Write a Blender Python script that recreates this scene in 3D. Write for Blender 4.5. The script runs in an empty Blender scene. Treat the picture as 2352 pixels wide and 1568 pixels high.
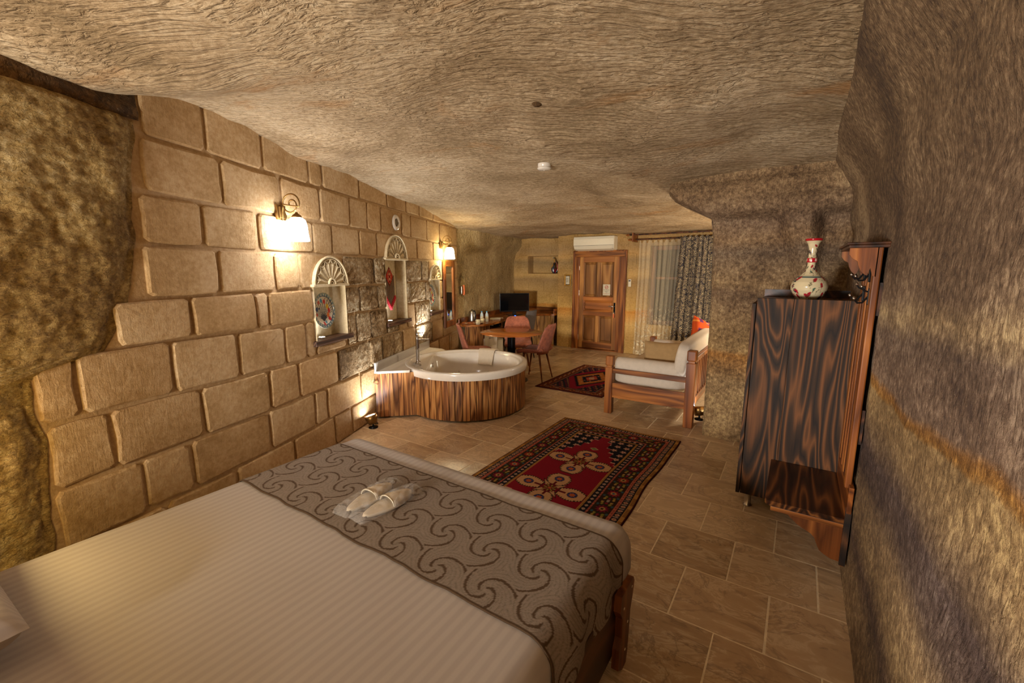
import bpy, bmesh, math, random
import numpy as np
from mathutils import Vector, Matrix, noise
R = math.radians; PI = math.pi
random.seed(7)
sc = bpy.context.scene
C = bpy.context.collection

# ------------------------------------------------------------------ camera, world, lights, exposure
cam_d = bpy.data.cameras.new('camera'); cam = bpy.data.objects.new('camera', cam_d); C.objects.link(cam)
cam_d.sensor_width = 36.0; cam_d.lens = 36.0*990/2352; cam_d.clip_start = 0.02
cam.location = (0, 0, 1.68)
cam.rotation_euler = (R(90) - math.atan(164/990), 0, R(33.5))
sc.camera = cam
sc.render.resolution_x = 2352; sc.render.resolution_y = 1568
w = bpy.data.worlds.new('world'); sc.world = w; w.use_nodes = True
w.node_tree.nodes['Background'].inputs[0].default_value = (0.004, 0.006, 0.012, 1)
w.node_tree.nodes['Background'].inputs[1].default_value = 1.0
sc.view_settings.view_transform = 'Standard'; sc.view_settings.look = 'None'
sc.view_settings.gamma = 1.0; sc.view_settings.use_curve_mapping = False
sc.view_settings.exposure = 0.85
# frame of the stone wall: local x along the wall, local -y into the room
WP = Vector((-3.955, 3.147, 0)); WA = math.atan2(.925, -.38)
WD = Vector((-.38, .925, 0)); WN = Vector((.925, .38, 0))
def W(s, out, z): return WP + WD*s + WN*out + Vector((0, 0, z))
def light(name, kind, loc, power, col, size=.1, aim=None, spot=None, blend=.5, sy=None):
    d = bpy.data.lights.new(name, kind); d.energy = power; d.color = col
    if kind == 'AREA':
        d.shape = 'RECTANGLE'; d.size = size; d.size_y = sy or size
    else: d.shadow_soft_size = size
    if kind == 'SPOT': d.spot_size = R(spot); d.spot_blend = blend
    o = bpy.data.objects.new(name, d); C.objects.link(o); o.location = loc
    if aim is not None: o.rotation_euler = (Vector(aim) - Vector(loc)).to_track_quat('-Z', 'Y').to_euler()
    return o
WARM = (1, .80, .58); COOL = (.93, .96, 1.0); YEL = (1, .74, .30)
rl = light('fill_light', 'POINT', (-1.5, -1.9, 1.15), 50, (1, .97, .93), .30)  # added fill behind the camera, no fixture; linear falloff lifts the far end
rl.data.use_nodes = True; nt_ = rl.data.node_tree; fo = nt_.nodes.new('ShaderNodeLightFalloff'); fo.inputs['Strength'].default_value = 2.1
nt_.links.new(fo.outputs['Linear'], nt_.nodes['Emission'].inputs['Strength'])
light('bedside_light', 'POINT', tuple(W(-3.62, .30, .98)), 10, YEL, .09)
light('bay_fill_light', 'POINT', (.10, 6.6, 1.2), 80, (1, .88, .70), .12)  # added fill hidden behind the pier to brighten the far end, no fixture
light('flood_light_stone', 'SPOT', tuple(W(-.33, .17, .13)), 60, COOL, .03, tuple(W(-.25, .03, .9)), 120, .9)
light('flood_light_tub', 'SPOT', tuple(W(1.28, .10, .72)), 26, COOL, .03, tuple(W(1.3, .03, 1.3)), 120, .9)
light('flood_light_sofa', 'SPOT', (-.74, 4.9, .16), 9, COOL, .03, (-.95, 5.0, 2.2), 95, .8)
for s0, zt in ((-.86, .47), (.50, .70), (1.82, .47)):
    light('niche_light', 'SPOT', tuple(W(s0, -.045, 1.085)), 1.3, COOL, .015, tuple(W(s0, -.10, 1.75)), 120, .8)

# ------------------------------------------------------------------ helpers
def lin(h):
    h = h.lstrip('#'); v = [int(h[i:i+2], 16)/255 for i in (0, 2, 4)]
    return tuple((x/12.92 if x <= .04045 else ((x+.055)/1.055)**2.4) for x in v) + (1,)
class NT:
    def __init__(s, name, rough=.6, spec=.5):
        s.m = bpy.data.materials.new(name); s.m.use_nodes = True; s.t = s.m.node_tree
        s.b = s.t.nodes['Principled BSDF']; s.b.inputs['Roughness'].default_value = rough
        s.b.inputs['Specular IOR Level'].default_value = spec
        s.tc = None
    def n(s, kind, **kw):
        o = s.t.nodes.new(kind)
        for k, v in kw.items():
            if k.startswith('_'): setattr(o, k[1:], v)
            else:
                o.inputs[k.replace('__', ' ')].default_value = v
        return o
    def l(s, a, b): s.t.links.new(a, b)
    def coord(s, scale=(1, 1, 1), rot=(0, 0, 0), rnd=0, world=False):
        tc = s.n('ShaderNodeTexCoord') if not world else s.n('ShaderNodeNewGeometry')
        src = tc.outputs['Object'] if not world else tc.outputs['Position']
        mp = s.n('ShaderNodeMapping'); mp.inputs['Scale'].default_value = scale; mp.inputs['Rotation'].default_value = rot
        if rnd:
            oi = s.n('ShaderNodeObjectInfo'); mu = s.n('ShaderNodeMath', _operation='MULTIPLY'); mu.inputs[1].default_value = rnd
            s.l(oi.outputs['Random'], mu.inputs[0])
            cb = s.n('ShaderNodeCombineXYZ'); 
            for i in range(3): s.l(mu.outputs[0], cb.inputs[i])
            ad = s.n('ShaderNodeVectorMath', _operation='ADD'); s.l(src, ad.inputs[0]); s.l(cb.outputs[0], ad.inputs[1])
            src = ad.outputs[0]
        s.l(src, mp.inputs['Vector']); return mp.outputs[0]
    def noise(s, vec, scale, detail=4, rough=.55, dist=0, out='Fac'):
        o = s.n('ShaderNodeTexNoise', Scale=scale, Detail=detail, Roughness=rough, Distortion=dist)
        s.l(vec, o.inputs['Vector']); return o.outputs[out]
    def ramp(s, fac, stops):
        o = s.n('ShaderNodeValToRGB'); e = o.color_ramp.elements
        while len(e) < len(stops): e.new(.5)
        for x, (p, c) in zip(e, stops): x.position = p; x.color = c if len(c) == 4 else (*c, 1)
        s.l(fac, o.inputs[0]); return o.outputs[0]
    def mix(s, f, a, b, mode='MIX'):
        o = s.n('ShaderNodeMix', _data_type='RGBA', _blend_type=mode)
        for v, i in ((f, 0), (a, 6), (b, 7)):
            if hasattr(v, 'links'): s.l(v, o.inputs[i])
            else: o.inputs[i].default_value = v
        return o.outputs[2]
    def math(s, op, a, b=0.0):
        o = s.n('ShaderNodeMath', _operation=op)
        for v, i in ((a, 0), (b, 1)):
            if hasattr(v, 'links'): s.l(v, o.inputs[i])
            else: o.inputs[i].default_value = v
        return o.outputs[0]
    def bump(s, h, strength=.5, dist=.01, prev=None):
        o = s.n('ShaderNodeBump', Strength=strength, Distance=dist); s.l(h, o.inputs['Height'])
        if prev is not None: s.l(prev, o.inputs['Normal'])
        s.l(o.outputs[0], s.b.inputs['Normal']); return o.outputs[0]
    def col(s, c):
        if hasattr(c, 'links'): s.l(c, s.b.inputs['Base Color'])
        else: s.b.inputs['Base Color'].default_value = c
def plain(name, h, rough=.5, metal=0, nz=.12, spec=.5, emit=None, es=0, sheen=0):
    t = NT(name, rough, spec); c = lin(h)
    d = tuple(x*(1-nz) for x in c[:3]) + (1,); u = tuple(min(1, x*(1+nz)) for x in c[:3]) + (1,)
    t.col(t.ramp(t.noise(t.coord(), 25, 4), [(.3, d), (.7, u)]))
    t.b.inputs['Metallic'].default_value = metal
    if sheen: t.b.inputs['Sheen Weight'].default_value = sheen
    if emit: t.b.inputs['Emission Color'].default_value = lin(emit); t.b.inputs['Emission Strength'].default_value = es
    return t.m
SPK = {'cut_stone': .35, 'mortar_joint': .3, 'pale_niche_stone': .2, 'cave_ceiling_tuff': .6, 'sawn_tuff': .5}
def rock(name, cols, tool=1.0, strata=0, grain=1.0, big=1.0, rnd=0, dirn=(1, 1, 1), hatch=0, toolscale=24, rot0=0, warp=1.1, td=.012, stain=0):
    """tuff: broad tints, fine grain, pick marks as relief, optional strata colours by height"""
    t = NT(name, .93, .15)
    p = t.coord(rnd=rnd)
    a = t.noise(p, 1.1*big, 6, .6, .4); f = t.noise(p, 34, 5, .7)
    mixf = t.math('ADD', t.math('MULTIPLY', a, .52), t.math('MULTIPLY', f, .48))
    c = t.ramp(mixf, [(.40, lin(cols[0])), (.47, lin(cols[1])), (.53, lin(cols[2])), (.61, lin(cols[3]))])
    if strata:
        sp = t.n('ShaderNodeSeparateXYZ'); t.l(t.coord(), sp.inputs[0])
        wv = t.noise(t.coord((.7, .7, 1.5)), 1.4, 5, .6)
        z = t.math('ADD', sp.outputs['Z'], t.math('MULTIPLY', t.math('SUBTRACT', wv, .5), .22))
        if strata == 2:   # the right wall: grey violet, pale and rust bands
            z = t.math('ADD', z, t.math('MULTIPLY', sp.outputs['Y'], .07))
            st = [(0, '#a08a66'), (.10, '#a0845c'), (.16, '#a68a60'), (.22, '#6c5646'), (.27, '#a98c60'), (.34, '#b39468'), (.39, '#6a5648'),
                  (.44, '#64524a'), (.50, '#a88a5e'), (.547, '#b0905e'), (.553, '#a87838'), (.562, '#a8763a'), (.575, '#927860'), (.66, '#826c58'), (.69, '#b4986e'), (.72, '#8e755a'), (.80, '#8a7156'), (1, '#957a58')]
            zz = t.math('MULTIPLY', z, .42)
        else:
            st = [(0, '#b4966a'), (.12, '#a98b60'), (.25, '#b89a6c'), (.36, '#b07c40'), (.38, '#b0905f'), (.5, '#a0835c'), (.62, '#8a7156'), (.66, '#a98c64'), (.78, '#84705a'), (.83, '#a48662'), (.9, '#8c745c'), (1, '#a08460')]
            zz = t.math('MULTIPLY', z, .42)
        s2 = t.ramp(zz, [(x, lin(h)) for x, h in st][:32])
        c = t.mix(1.0, c, t.ramp(zz, [(x, tuple(min(1.7, .05+.95*q/m_) for q, m_ in zip(lin(h)[:3], (.345, .25, .15)))+(1,)) for x, h in st][:32]), 'MULTIPLY')
    if stain:
        sn = t.ramp(t.noise(t.coord((.8, 1.6, 1)), .9, 5, .65, .8), [(.58, (0, 0, 0)), (.72, (1, 1, 1))])
        c = t.mix(t.math('MULTIPLY', sn, stain), c, lin('#b0742c'))
        dk = t.ramp(t.noise(t.coord((.9, .7, 1)), 1.7, 5, .7, 1.2), [(.60, (0, 0, 0)), (.74, (1, 1, 1))]); c = t.mix(t.math('MULTIPLY', dk, .45), c, lin('#6e5840'))
    sp2 = t.noise(p, 120, 3, .8)
    c = t.mix(t.math('MULTIPLY', t.ramp(sp2, [(.30, (1, 1, 1)), (.42, (0, 0, 0))]), .55*SPK.get(name, 1)), c, lin('#5a4632'))
    c = t.mix(t.math('MULTIPLY', t.ramp(sp2, [(.62, (0, 0, 0)), (.74, (1, 1, 1))]), .45*SPK.get(name, 1)), c, lin('#d8c4a0'))
    t.col(c)
    if rnd:
        oi = t.n('ShaderNodeObjectInfo'); c = t.mix(1.0, c, t.ramp(oi.outputs['Random'], [(0, (.80, .74, .66)), (.35, (.92, .88, .82)), (.7, (.96, .95, .94)), (1, (1.0, .93, .83))]), 'MULTIPLY')
        t.col(c)
    # pick marks: stretched noise whose direction drifts over the surface
    wp = t.noise(t.coord(), .8, 2, .5, out='Color')
    vm = t.n('ShaderNodeVectorMath', _operation='MULTIPLY_ADD'); t.l(wp, vm.inputs[0]); vm.inputs[1].default_value = (warp, warp, warp)
    mp2 = t.n('ShaderNodeMapping'); mp2.inputs['Scale'].default_value = dirn; t.l(t.coord(rot=(0, 0, rot0), rnd=rnd), mp2.inputs['Vector']); t.l(mp2.outputs[0], vm.inputs[2])
    tm = t.noise(vm.outputs[0], toolscale, 3, .55, .6)
    tr = t.ramp(tm, [(.36, (0, 0, 0)), (.52, (.75, .75, .75)), (.7, (1, 1, 1))])
    n1 = t.bump(tr, .50*tool, td)
    n2 = t.bump(t.noise(p, 60, 5, .8), .6*grain, .010, n1)
    if hatch:
        ht = t.noise(t.coord((70, 70, 9), rot=(0, .5, 0), rnd=rnd), 1, 2, .5, .8)
        t.bump(ht, .35*hatch, .006, n2)
    return t.m
def wood(name, dark, mid, light_, axis='Z', scale=1.0, rough=.42, contrast=1.0, ring=1.0, rnd=13):
    t = NT(name, rough, .35)
    k = {'X': (.9, 9, 9), 'Y': (9, .9, 9), 'Z': (9, 9, .9)}[axis]
    p = t.coord(tuple(v*scale for v in k), rnd=rnd)
    base = t.noise(p, .55, 2, .5, .25*ring)
    rg = t.math('FRACT', t.math('MULTIPLY', base, 13.0*ring))
    rg = t.math('MULTIPLY', t.math('ABSOLUTE', t.math('SUBTRACT', rg, .5)), 2.0)
    fine = t.noise(t.coord(tuple(v*scale*(5 if v > 1 else 1) for v in k), rnd=rnd), 2.2, 4, .6)
    fac = t.math('ADD', t.math('MULTIPLY', rg, .62), t.math('MULTIPLY', fine, .38))
    oi = t.n('ShaderNodeObjectInfo'); tone = t.ramp(oi.outputs['Random'], [(0, (.72, .70, .68)), (.5, (.95, .95, .95)), (1, (1.18, 1.12, 1.02))])
    t.col(t.mix(1.0, t.ramp(fac, [(.18, lin(dark)), (.5, lin(mid)), (.82, lin(light_))]), tone, 'MULTIPLY'))
    t.bump(fac, .25*contrast, .003)
    return t.m
def vcol(name, rough=.8, spec=.3, bumps=None, coat=0):
    t = NT(name, rough, spec); a = t.n('ShaderNodeVertexColor', _layer_name='Col'); t.l(a.outputs[0], t.b.inputs['Base Color'])
    if bumps: t.bump(t.noise(t.coord(), bumps, 3, .7), .4, .003)
    if coat: t.b.inputs['Coat Weight'].default_value = coat
    return t.m

# meshes -------------------------------------------------------------
LAST = [None]
class MB:
    def __init__(s): s.v = []; s.f = []; s.sm = []
    def add(s, vs, fs, smooth=False):
        o = len(s.v); s.v += [tuple(v) for v in vs]; s.f += [tuple(i+o for i in f) for f in fs]; s.sm += [smooth]*len(fs); return s
    def box(s, a, b, ch=0):
        x0, y0, z0 = a; x1, y1, z1 = b
        if not ch:
            return s.add([(x0,y0,z0),(x1,y0,z0),(x1,y1,z0),(x0,y1,z0),(x0,y0,z1),(x1,y0,z1),(x1,y1,z1),(x0,y1,z1)],
                  [(0,3,2,1),(4,5,6,7),(0,1,5,4),(1,2,6,5),(2,3,7,6),(3,0,4,7)])
        bm = bmesh.new(); bmesh.ops.create_cube(bm, size=1)
        for v in bm.verts: v.co = Vector(((x0+x1)/2+v.co.x*(x1-x0), (y0+y1)/2+v.co.y*(y1-y0), (z0+z1)/2+v.co.z*(z1-z0)))
        bmesh.ops.bevel(bm, geom=bm.edges[:], offset=min(ch, .45*min(abs(x1-x0), abs(y1-y0), abs(z1-z0))), segments=2, profile=.5, affect='EDGES')
        bm.verts.index_update(); s.add([v.co[:] for v in bm.verts], [[v.index for v in f.verts] for f in bm.faces]); bm.free(); return s
    def prism(s, pts, axis, a, b):
        """outline pts (2d) extruded along axis from a to b"""
        def P(p, t):
            return {'x': (t, p[0], p[1]), 'y': (p[0], t, p[1]), 'z': (p[0], p[1], t)}[axis]
        n = len(pts); vs = [P(p, a) for p in pts] + [P(p, b) for p in pts]
        return s.add(vs, [tuple(range(n))[::-1], tuple(range(n, 2*n))] + [(i, (i+1) % n, n+(i+1) % n, n+i) for i in range(n)])
    def tube(s, pts, r, n=10, cap=True):
        pts = [Vector(p) for p in pts]; rs = r if isinstance(r, (list, tuple)) else [r]*len(pts)
        vs = []; up = Vector((0, 0, 1)); pn = None
        for i, p in enumerate(pts):
            d = (pts[min(i+1, len(pts)-1)] - pts[max(i-1, 0)])
            d = d.normalized() if d.length > 1e-9 else Vector((0, 0, 1))
            if pn is None:
                a = up if abs(d.dot(up)) < .95 else Vector((1, 0, 0)); pn = (a - d*a.dot(d)).normalized()
            else: pn = (pn - d*pn.dot(d)).normalized()
            bn = d.cross(pn)
            vs += [p + (pn*math.cos(2*PI*k/n) + bn*math.sin(2*PI*k/n))*rs[i] for k in range(n)]
        fs = [(i*n+k, i*n+(k+1) % n, (i+1)*n+(k+1) % n, (i+1)*n+k) for i in range(len(pts)-1) for k in range(n)]
        s.add(vs, fs, True)
        if cap: s.add(vs[:n], [tuple(range(n))[::-1]]); s.add(vs[-n:], [tuple(range(n))])
        return s
    def lathe(s, prof, c=(0, 0, 0), n=32, smooth=True, a0=0, a1=2*PI):
        full = abs(a1-a0-2*PI) < 1e-6; m = n if full else n+1
        vs = [(c[0]+r*math.cos(a0+(a1-a0)*k/n), c[1]+r*math.sin(a0+(a1-a0)*k/n), c[2]+z) for r, z in prof for k in range(m)]
        fs = [(i*m+k, i*m+(k+1) % m, (i+1)*m+(k+1) % m, (i+1)*m+k) for i in range(len(prof)-1) for k in range(n)]
        return s.add(vs, fs, smooth)
    def grid(s, f, nu, nv, smooth=True, close=False):
        vs = [f(i/nu, j/nv) for j in range(nv+1) for i in range(nu+1)]
        m = nu+1
        return s.add(vs, [(j*m+i, j*m+i+1, (j+1)*m+i+1, (j+1)*m+i) for j in range(nv) for i in range(nu)], smooth)
    def thick(s, f, nu, nv, t):
        """closed sheet of thickness t around surface f(u,v)"""
        P = [[Vector(f(i/nu, j/nv)) for i in range(nu+1)] for j in range(nv+1)]
        m = nu+1; A = []; B = []
        for j in range(nv+1):
            for i in range(nu+1):
                du = P[j][min(i+1, nu)]-P[j][max(i-1, 0)]; dv = P[min(j+1, nv)][i]-P[max(j-1, 0)][i]
                n = du.cross(dv); n = n.normalized() if n.length > 1e-12 else Vector((0, 0, 1))
                A.append(P[j][i]+n*t/2); B.append(P[j][i]-n*t/2)
        k = len(A)
        fs = [(j*m+i, j*m+i+1, (j+1)*m+i+1, (j+1)*m+i) for j in range(nv) for i in range(nu)]
        fs += [tuple(k+x for x in f_[::-1]) for f_ in fs]
        bd = [i for i in range(nu+1)] + [j*m+nu for j in range(1, nv+1)] + [nv*m+i for i in range(nu-1, -1, -1)] + [j*m for j in range(nv-1, 0, -1)]
        for q in range(len(bd)):
            a, b = bd[q], bd[(q+1) % len(bd)]; fs.append((b, a, k+a, k+b))
        return s.add(A+B, fs, True)
    def build(s, name, m, parent=None, label=None, kind=None):
        me = bpy.data.meshes.new(name); me.from_pydata(s.v, [], s.f); me.update()
        if any(s.sm): me.polygons.foreach_set('use_smooth', s.sm)
        o = bpy.data.objects.new(name, me); C.objects.link(o)
        if m: me.materials.append(m)
        if parent is not None: o.parent = parent
        if label: o['label'] = label
        if kind: o['kind'] = kind
        LAST[0] = o
        return o
def box(name, a, b, m, parent=None, ch=0, **k): return MB().box(a, b, ch).build(name, m, parent, **k)
def tag(o, label, cat, group=None):
    o['label'] = label; o['category'] = cat
    if group: o['group'] = group
    return o
def thing(name, label, cat, loc=(0, 0, 0), rz=0, group=None):
    o = bpy.data.objects.new(name, None); C.objects.link(o); o.location = loc; o.rotation_euler = (0, 0, rz); o.empty_display_size = .1
    return tag(o, label, cat, group)
def struct(o): o['kind'] = 'structure'; return o
def root(name, loc=(0, 0, 0), rz=0):
    o = bpy.data.objects.new(name, None); C.objects.link(o); o.location = loc; o.rotation_euler = (0, 0, rz); return struct(o)
def copy_tree(o, parent=None):
    c = o.copy(); C.objects.link(c)
    if parent is not None: c.parent = parent
    for ch in list(o.children): copy_tree(ch, c)
    return c
def paint(o, fn):
    """colour attribute from fn(co)->rgb on every vertex (flat print on the real surface)"""
    me = o.data; a = me.color_attributes.new('Col', 'FLOAT_COLOR', 'POINT')
    co = np.empty(len(me.vertices)*3); me.vertices.foreach_get('co', co); co = co.reshape(-1, 3)
    rgb = fn(co); out = np.ones((len(co), 4)); out[:, :3] = rgb; a.data.foreach_set('color', out.ravel())
def nz(x, y, z, s=1.0, o=3): return noise.fractal(Vector((x*s, y*s, z*s)), 1.0, 2.0, o, noise_basis='PERLIN_ORIGINAL')
L3 = lambda h: np.array(lin(h)[:3])

# materials ------------------------------------------------------------
M = {}
TAN = ('#8a6c46', '#a98a5e', '#b89a6c', '#c8ad82')
M['ceiling'] = rock('cave_ceiling_tuff', ('#937c5c', '#ab9270', '#bca482', '#cfb998'), 1.6, dirn=(1, 3.6, 1.5), grain=1.2, toolscale=9, rot0=R(-30), warp=1.6, td=.022, stain=.55)
M['rough'] = rock('rough_hewn_tuff', ('#86683e', '#a5844f', '#ba9a60', '#dcc08a'), 1.5, dirn=(1.6, 1.6, 3.0), toolscale=16, td=.03, grain=2.2)
M['alcove'] = rock('pecked_tuff', ('#8a7450', '#a58c60', '#b59c6e', '#c8b084'), 1.5, dirn=(1.3, 1.3, 1), toolscale=22, td=.02)
M['smooth'] = rock('sawn_tuff', ('#97794a', '#a88a58', '#b39563', '#bd9f6d'), .35, strata=1, grain=.7)
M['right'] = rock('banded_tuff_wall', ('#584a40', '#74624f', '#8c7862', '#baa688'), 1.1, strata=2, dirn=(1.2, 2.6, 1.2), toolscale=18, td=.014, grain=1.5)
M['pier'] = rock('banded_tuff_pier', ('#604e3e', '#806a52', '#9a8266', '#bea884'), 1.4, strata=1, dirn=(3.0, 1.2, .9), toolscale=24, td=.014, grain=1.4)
M['stone'] = rock('cut_stone', ('#ad8c60', '#ba9a6e', '#c5a67c', '#d0b48c'), .3, grain=1.2, big=2.4, rnd=9, hatch=1.4)
M['stone_rough'] = rock('rusticated_stone', ('#846a48', '#b0936c', '#c8ae88', '#eadcbc'), 1.6, grain=2.2, big=2.4, rnd=9, toolscale=40, td=.02)
M['mortar'] = rock('mortar_joint', ('#a3825a', '#b09066', '#ba9b72', '#c4a67e'), .3, grain=.9)
M['pale'] = rock('pale_niche_stone', ('#b8a37c', '#c4b08a', '#cdb993', '#d6c49f'), .15, grain=.6)
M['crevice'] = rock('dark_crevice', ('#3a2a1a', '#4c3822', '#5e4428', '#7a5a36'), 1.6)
M['grout'] = plain('grout', '#e2d0ae', .9)
t = NT('travertine', .30, .45)
p = t.coord((1, 1, 1), rnd=31)
a = t.noise(t.coord((1.2, 2.6, 1), rot=(0, 0, .5), rnd=31), 2.1, 7, .62, 1.6)
c = t.ramp(a, [(.28, lin('#87694a')), (.42, lin('#b2926c')), (.50, lin('#bb9c76')), (.545, lin('#dcc4a0')), (.58, lin('#a88862')), (.62, lin('#d2b68e')), (.74, lin('#8e7052'))])
vn = t.math('ABSOLUTE', t.math('SUBTRACT', t.noise(t.coord((1, 2.2, 1), rot=(0, 0, -.6), rnd=17), 1.5, 6, .6, 1.8), .5))
c = t.mix(t.math('MULTIPLY', t.ramp(vn, [(0, (1, 1, 1)), (.022, (0, 0, 0))]), .8), c, lin('#6a5240'))
c = t.mix(t.math('MULTIPLY', t.ramp(t.noise(p, 40, 5, .8), [(.62, (0, 0, 0)), (.74, (1, 1, 1))]), .4), c, lin('#cfb793'))
oi = t.n('ShaderNodeObjectInfo'); c = t.mix(.45, c, t.ramp(oi.outputs['Random'], [(0, lin('#8c7454')), (.5, lin('#b39878')), (1, lin('#ceb694'))]))
t.col(c); t.bump(t.noise(p, 30, 5, .7), .16, .004); M['tile'] = t.m
M['dwood'] = wood('charred_pine', '#180d06', '#33200f', '#684020', 'Z', 1.0, .70, 1.2, 1.5)
M['dwoodx'] = wood('charred_pine_flat', '#1e1008', '#40210f', '#7a4a22', 'Y', .9, .30, .8, 1.0)
M['owood'] = wood('orange_brown_pine', '#5a2e0e', '#82481c', '#a0622a', 'Z', 1.0, .40, .6, .5)
M['owoody'] = wood('orange_brown_pine_y', '#552a0c', '#7c4218', '#985824', 'Y', 1.0, .40, .6, .5)
M['owoodx'] = wood('orange_brown_pine_x', '#5e320e', '#8a5020', '#a8682c', 'X', 1.0, .40, .6, .5)
M['slatw'] = wood('counter_slat', '#6a4828', '#a07a48', '#bd9660', 'Z', 1.2, .45, .8, .8)
M['plank'] = wood('tub_plank', '#4c2a12', '#8c5a30', '#b07e48', 'Z', 1.2, .36, .9, .85, rnd=57)
M['door'] = wood('door_pine', '#68421e', '#8c5c2c', '#ac7a40', 'Z', .8, .45, .6, .30)
M['doorx'] = wood('door_pine_x', '#683c18', '#925626', '#b07034', 'X', .8, .45, .6, .30)
M['sillw'] = wood('sill_wood', '#2c1a12', '#553828', '#7a5a44', 'X', 1.2, .5, .7, .8)
M['bedw'] = wood('bed_frame_wood', '#1c0f08', '#3a2012', '#5e3820', 'Y', .9, .40, .5, .5)
M['tablew'] = wood('table_veneer', '#8a4a1a', '#a35c24', '#b46c30', 'X', .6, .18, .2, .3)
M['deskw'] = wood('desk_veneer', '#6a3a16', '#8c5422', '#a56a30', 'Y', .8, .25, .3, .5)
M['white'] = plain('white_enamel', '#cfc4b4', .12, nz=.02)
M['marble'] = wood('white_marble', '#b4ab9f', '#c4bcb0', '#cfc8be', 'X', .8, .25, .1, .4)
M['chrome'] = plain('chrome', '#c8c8cc', .08, 1, .02)
M['steel'] = plain('brushed_steel', '#b0a89c', .28, 1, .04)
M['brass'] = plain('aged_brass', '#8a6a3c', .40, 1, .15)
M['black'] = plain('black_plastic', '#0c0c10', .25, nz=.05)
M['blackmetal'] = plain('black_iron', '#141416', .30, .7, .05)
M['screen'] = plain('tv_screen', '#06070a', .08, nz=.02)
M['acw'] = plain('ac_white', '#d8cdb4', .25, nz=.02)
M['linen'] = plain('cream_sofa_linen', '#c2b3a0', .9, nz=.05, spec=.2)
M['velvet'] = plain('terracotta_velvet', '#94533a', .8, nz=.30, sheen=.08)
M['greyfab'] = plain('grey_fabric', '#5c5450', .9, nz=.1)
M['mustard'] = plain('ochre_pillow_cloth', '#9a7a4e', .9, nz=.08)
M['towel'] = plain('towel_cloth', '#c4b49c', .95, nz=.05)
M['ceram'] = plain('white_ceramic', '#d6ccb4', .2, nz=.03)
M['gold'] = plain('gold_frame', '#a87c30', .35, .6, .1)
M['paper'] = plain('printed_paper', '#c8bca0', .8, nz=.03)
M['orange'] = plain('orange_plastic', '#c8622c', .5)
M['rubber'] = plain('black_rubber', '#1a1816', .8)
M['red'] = plain('red_wool', '#c02834', .9, nz=.3)
M['string'] = plain('beaded_string', '#563018', .8, nz=.5)
M['glow'] = plain('lit_glass', '#ffffff', .3, nz=0, emit='#f6f8ff', es=26)
M['glow2'] = plain('lit_glass_yellow', '#ffffff', .3, nz=0, emit='#fff0c0', es=34)
M['led'] = plain('led_lens', '#ffffff', .3, nz=0, emit='#f4f6ff', es=40)
M['blue'] = plain('blue_led', '#3060ff', .3, nz=0, emit='#2050ff', es=6)
M['redp'] = plain('red_print', '#b03020', .7); M['ink'] = plain('dark_print', '#4a4034', .8)
t = NT('mirror_glass', .02); t.col((.82, .82, .80, 1)); t.b.inputs['Metallic'].default_value = 1; M['mirror'] = t.m
t = NT('window_glass', .03); t.col((.02, .02, .025, 1)); t.b.inputs['Specular IOR Level'].default_value = .8; M['winglass'] = t.m
def sheet_mat(name, h, stripe):
    t = NT(name, .85, .25); sp = t.n('ShaderNodeSeparateXYZ'); t.l(t.coord(), sp.inputs[0])
    fr = t.math('SINE', t.math('MULTIPLY', sp.outputs['Y' if stripe > 0 else 'X'], abs(stripe)))
    f = t.math('ADD', t.math('MULTIPLY', fr, .35), .5); c0 = lin(h)
    t.col(t.ramp(f, [(.3, tuple(x*.90 for x in c0[:3])+(1,)), (.7, c0)]))
    t.bump(t.noise(t.coord(), 240, 2, .6), .12, .001); return t.m
M['sheet'] = sheet_mat('striped_sateen_sheet', '#b0a69e', -2*PI/.038)
M['pillow'] = sheet_mat('striped_sateen_pillow', '#b4aaa4', -2*PI/.032)
M['runner'] = vcol('runner_jacquard', .85, .25, 300)
M['rug'] = vcol('wool_rug_pile', .95, .1, 260)
M['glaze'] = vcol('painted_glaze', .18, .5, None, .4)
M['kilim'] = vcol('kilim_weave', .95, .1, 200)
# patterned curtain: pale ground under dark damask
t = NT('damask_curtain', .8, .25)
vo = t.n('ShaderNodeTexVoronoi', Scale=8.5, _distance='MINKOWSKI'); vo.inputs['Exponent'].default_value = .8; t.l(t.coord((1, .25, .8)), vo.inputs['Vector'])
f = t.math('ADD', t.math('MULTIPLY', t.math('SINE', t.math('MULTIPLY', vo.outputs['Distance'], 26)), .22), t.noise(t.coord((1, .3, 1)), 26, 4, .75))
t.col(t.ramp(f, [(.50, lin('#26242c')), (.60, lin('#3c3836')), (.66, lin('#a48e68')), (.8, lin('#c4b088'))])); M['damask'] = t.m
# sheer curtain: embroidered lower half
t = NT('sheer_voile', .9, .1); sp = t.n('ShaderNodeSeparateXYZ'); t.l(t.coord(), sp.inputs[0])
lowz = t.math('SUBTRACT', 1.15, sp.outputs['Z']); lowz.node.use_clamp = True
em = t.ramp(t.noise(t.coord((1, .3, .8)), 13, 4, .7, 1.2), [(.5, (0, 0, 0)), (.56, (1, 1, 1))])
al = t.math('ADD', .30, t.math('MULTIPLY', t.math('MULTIPLY', em, lowz), .6)); al.node.use_clamp = True
t.col(lin('#d8c9a8')); t.l(al, t.b.inputs['Alpha']); M['sheer'] = t.m
t = NT('clear_plastic_film', .06, .6); t.col((.9, .88, .84, 1)); t.b.inputs['Alpha'].default_value = .16
t.bump(t.noise(t.coord(), 45, 4, .7, 1.5), 1.0, .008); M['film'] = t.m
t = NT('bottle_plastic', .05, .5); t.col((.75, .85, .85, 1)); t.b.inputs['Alpha'].default_value = .55; M['bottle'] = t.m

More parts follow.
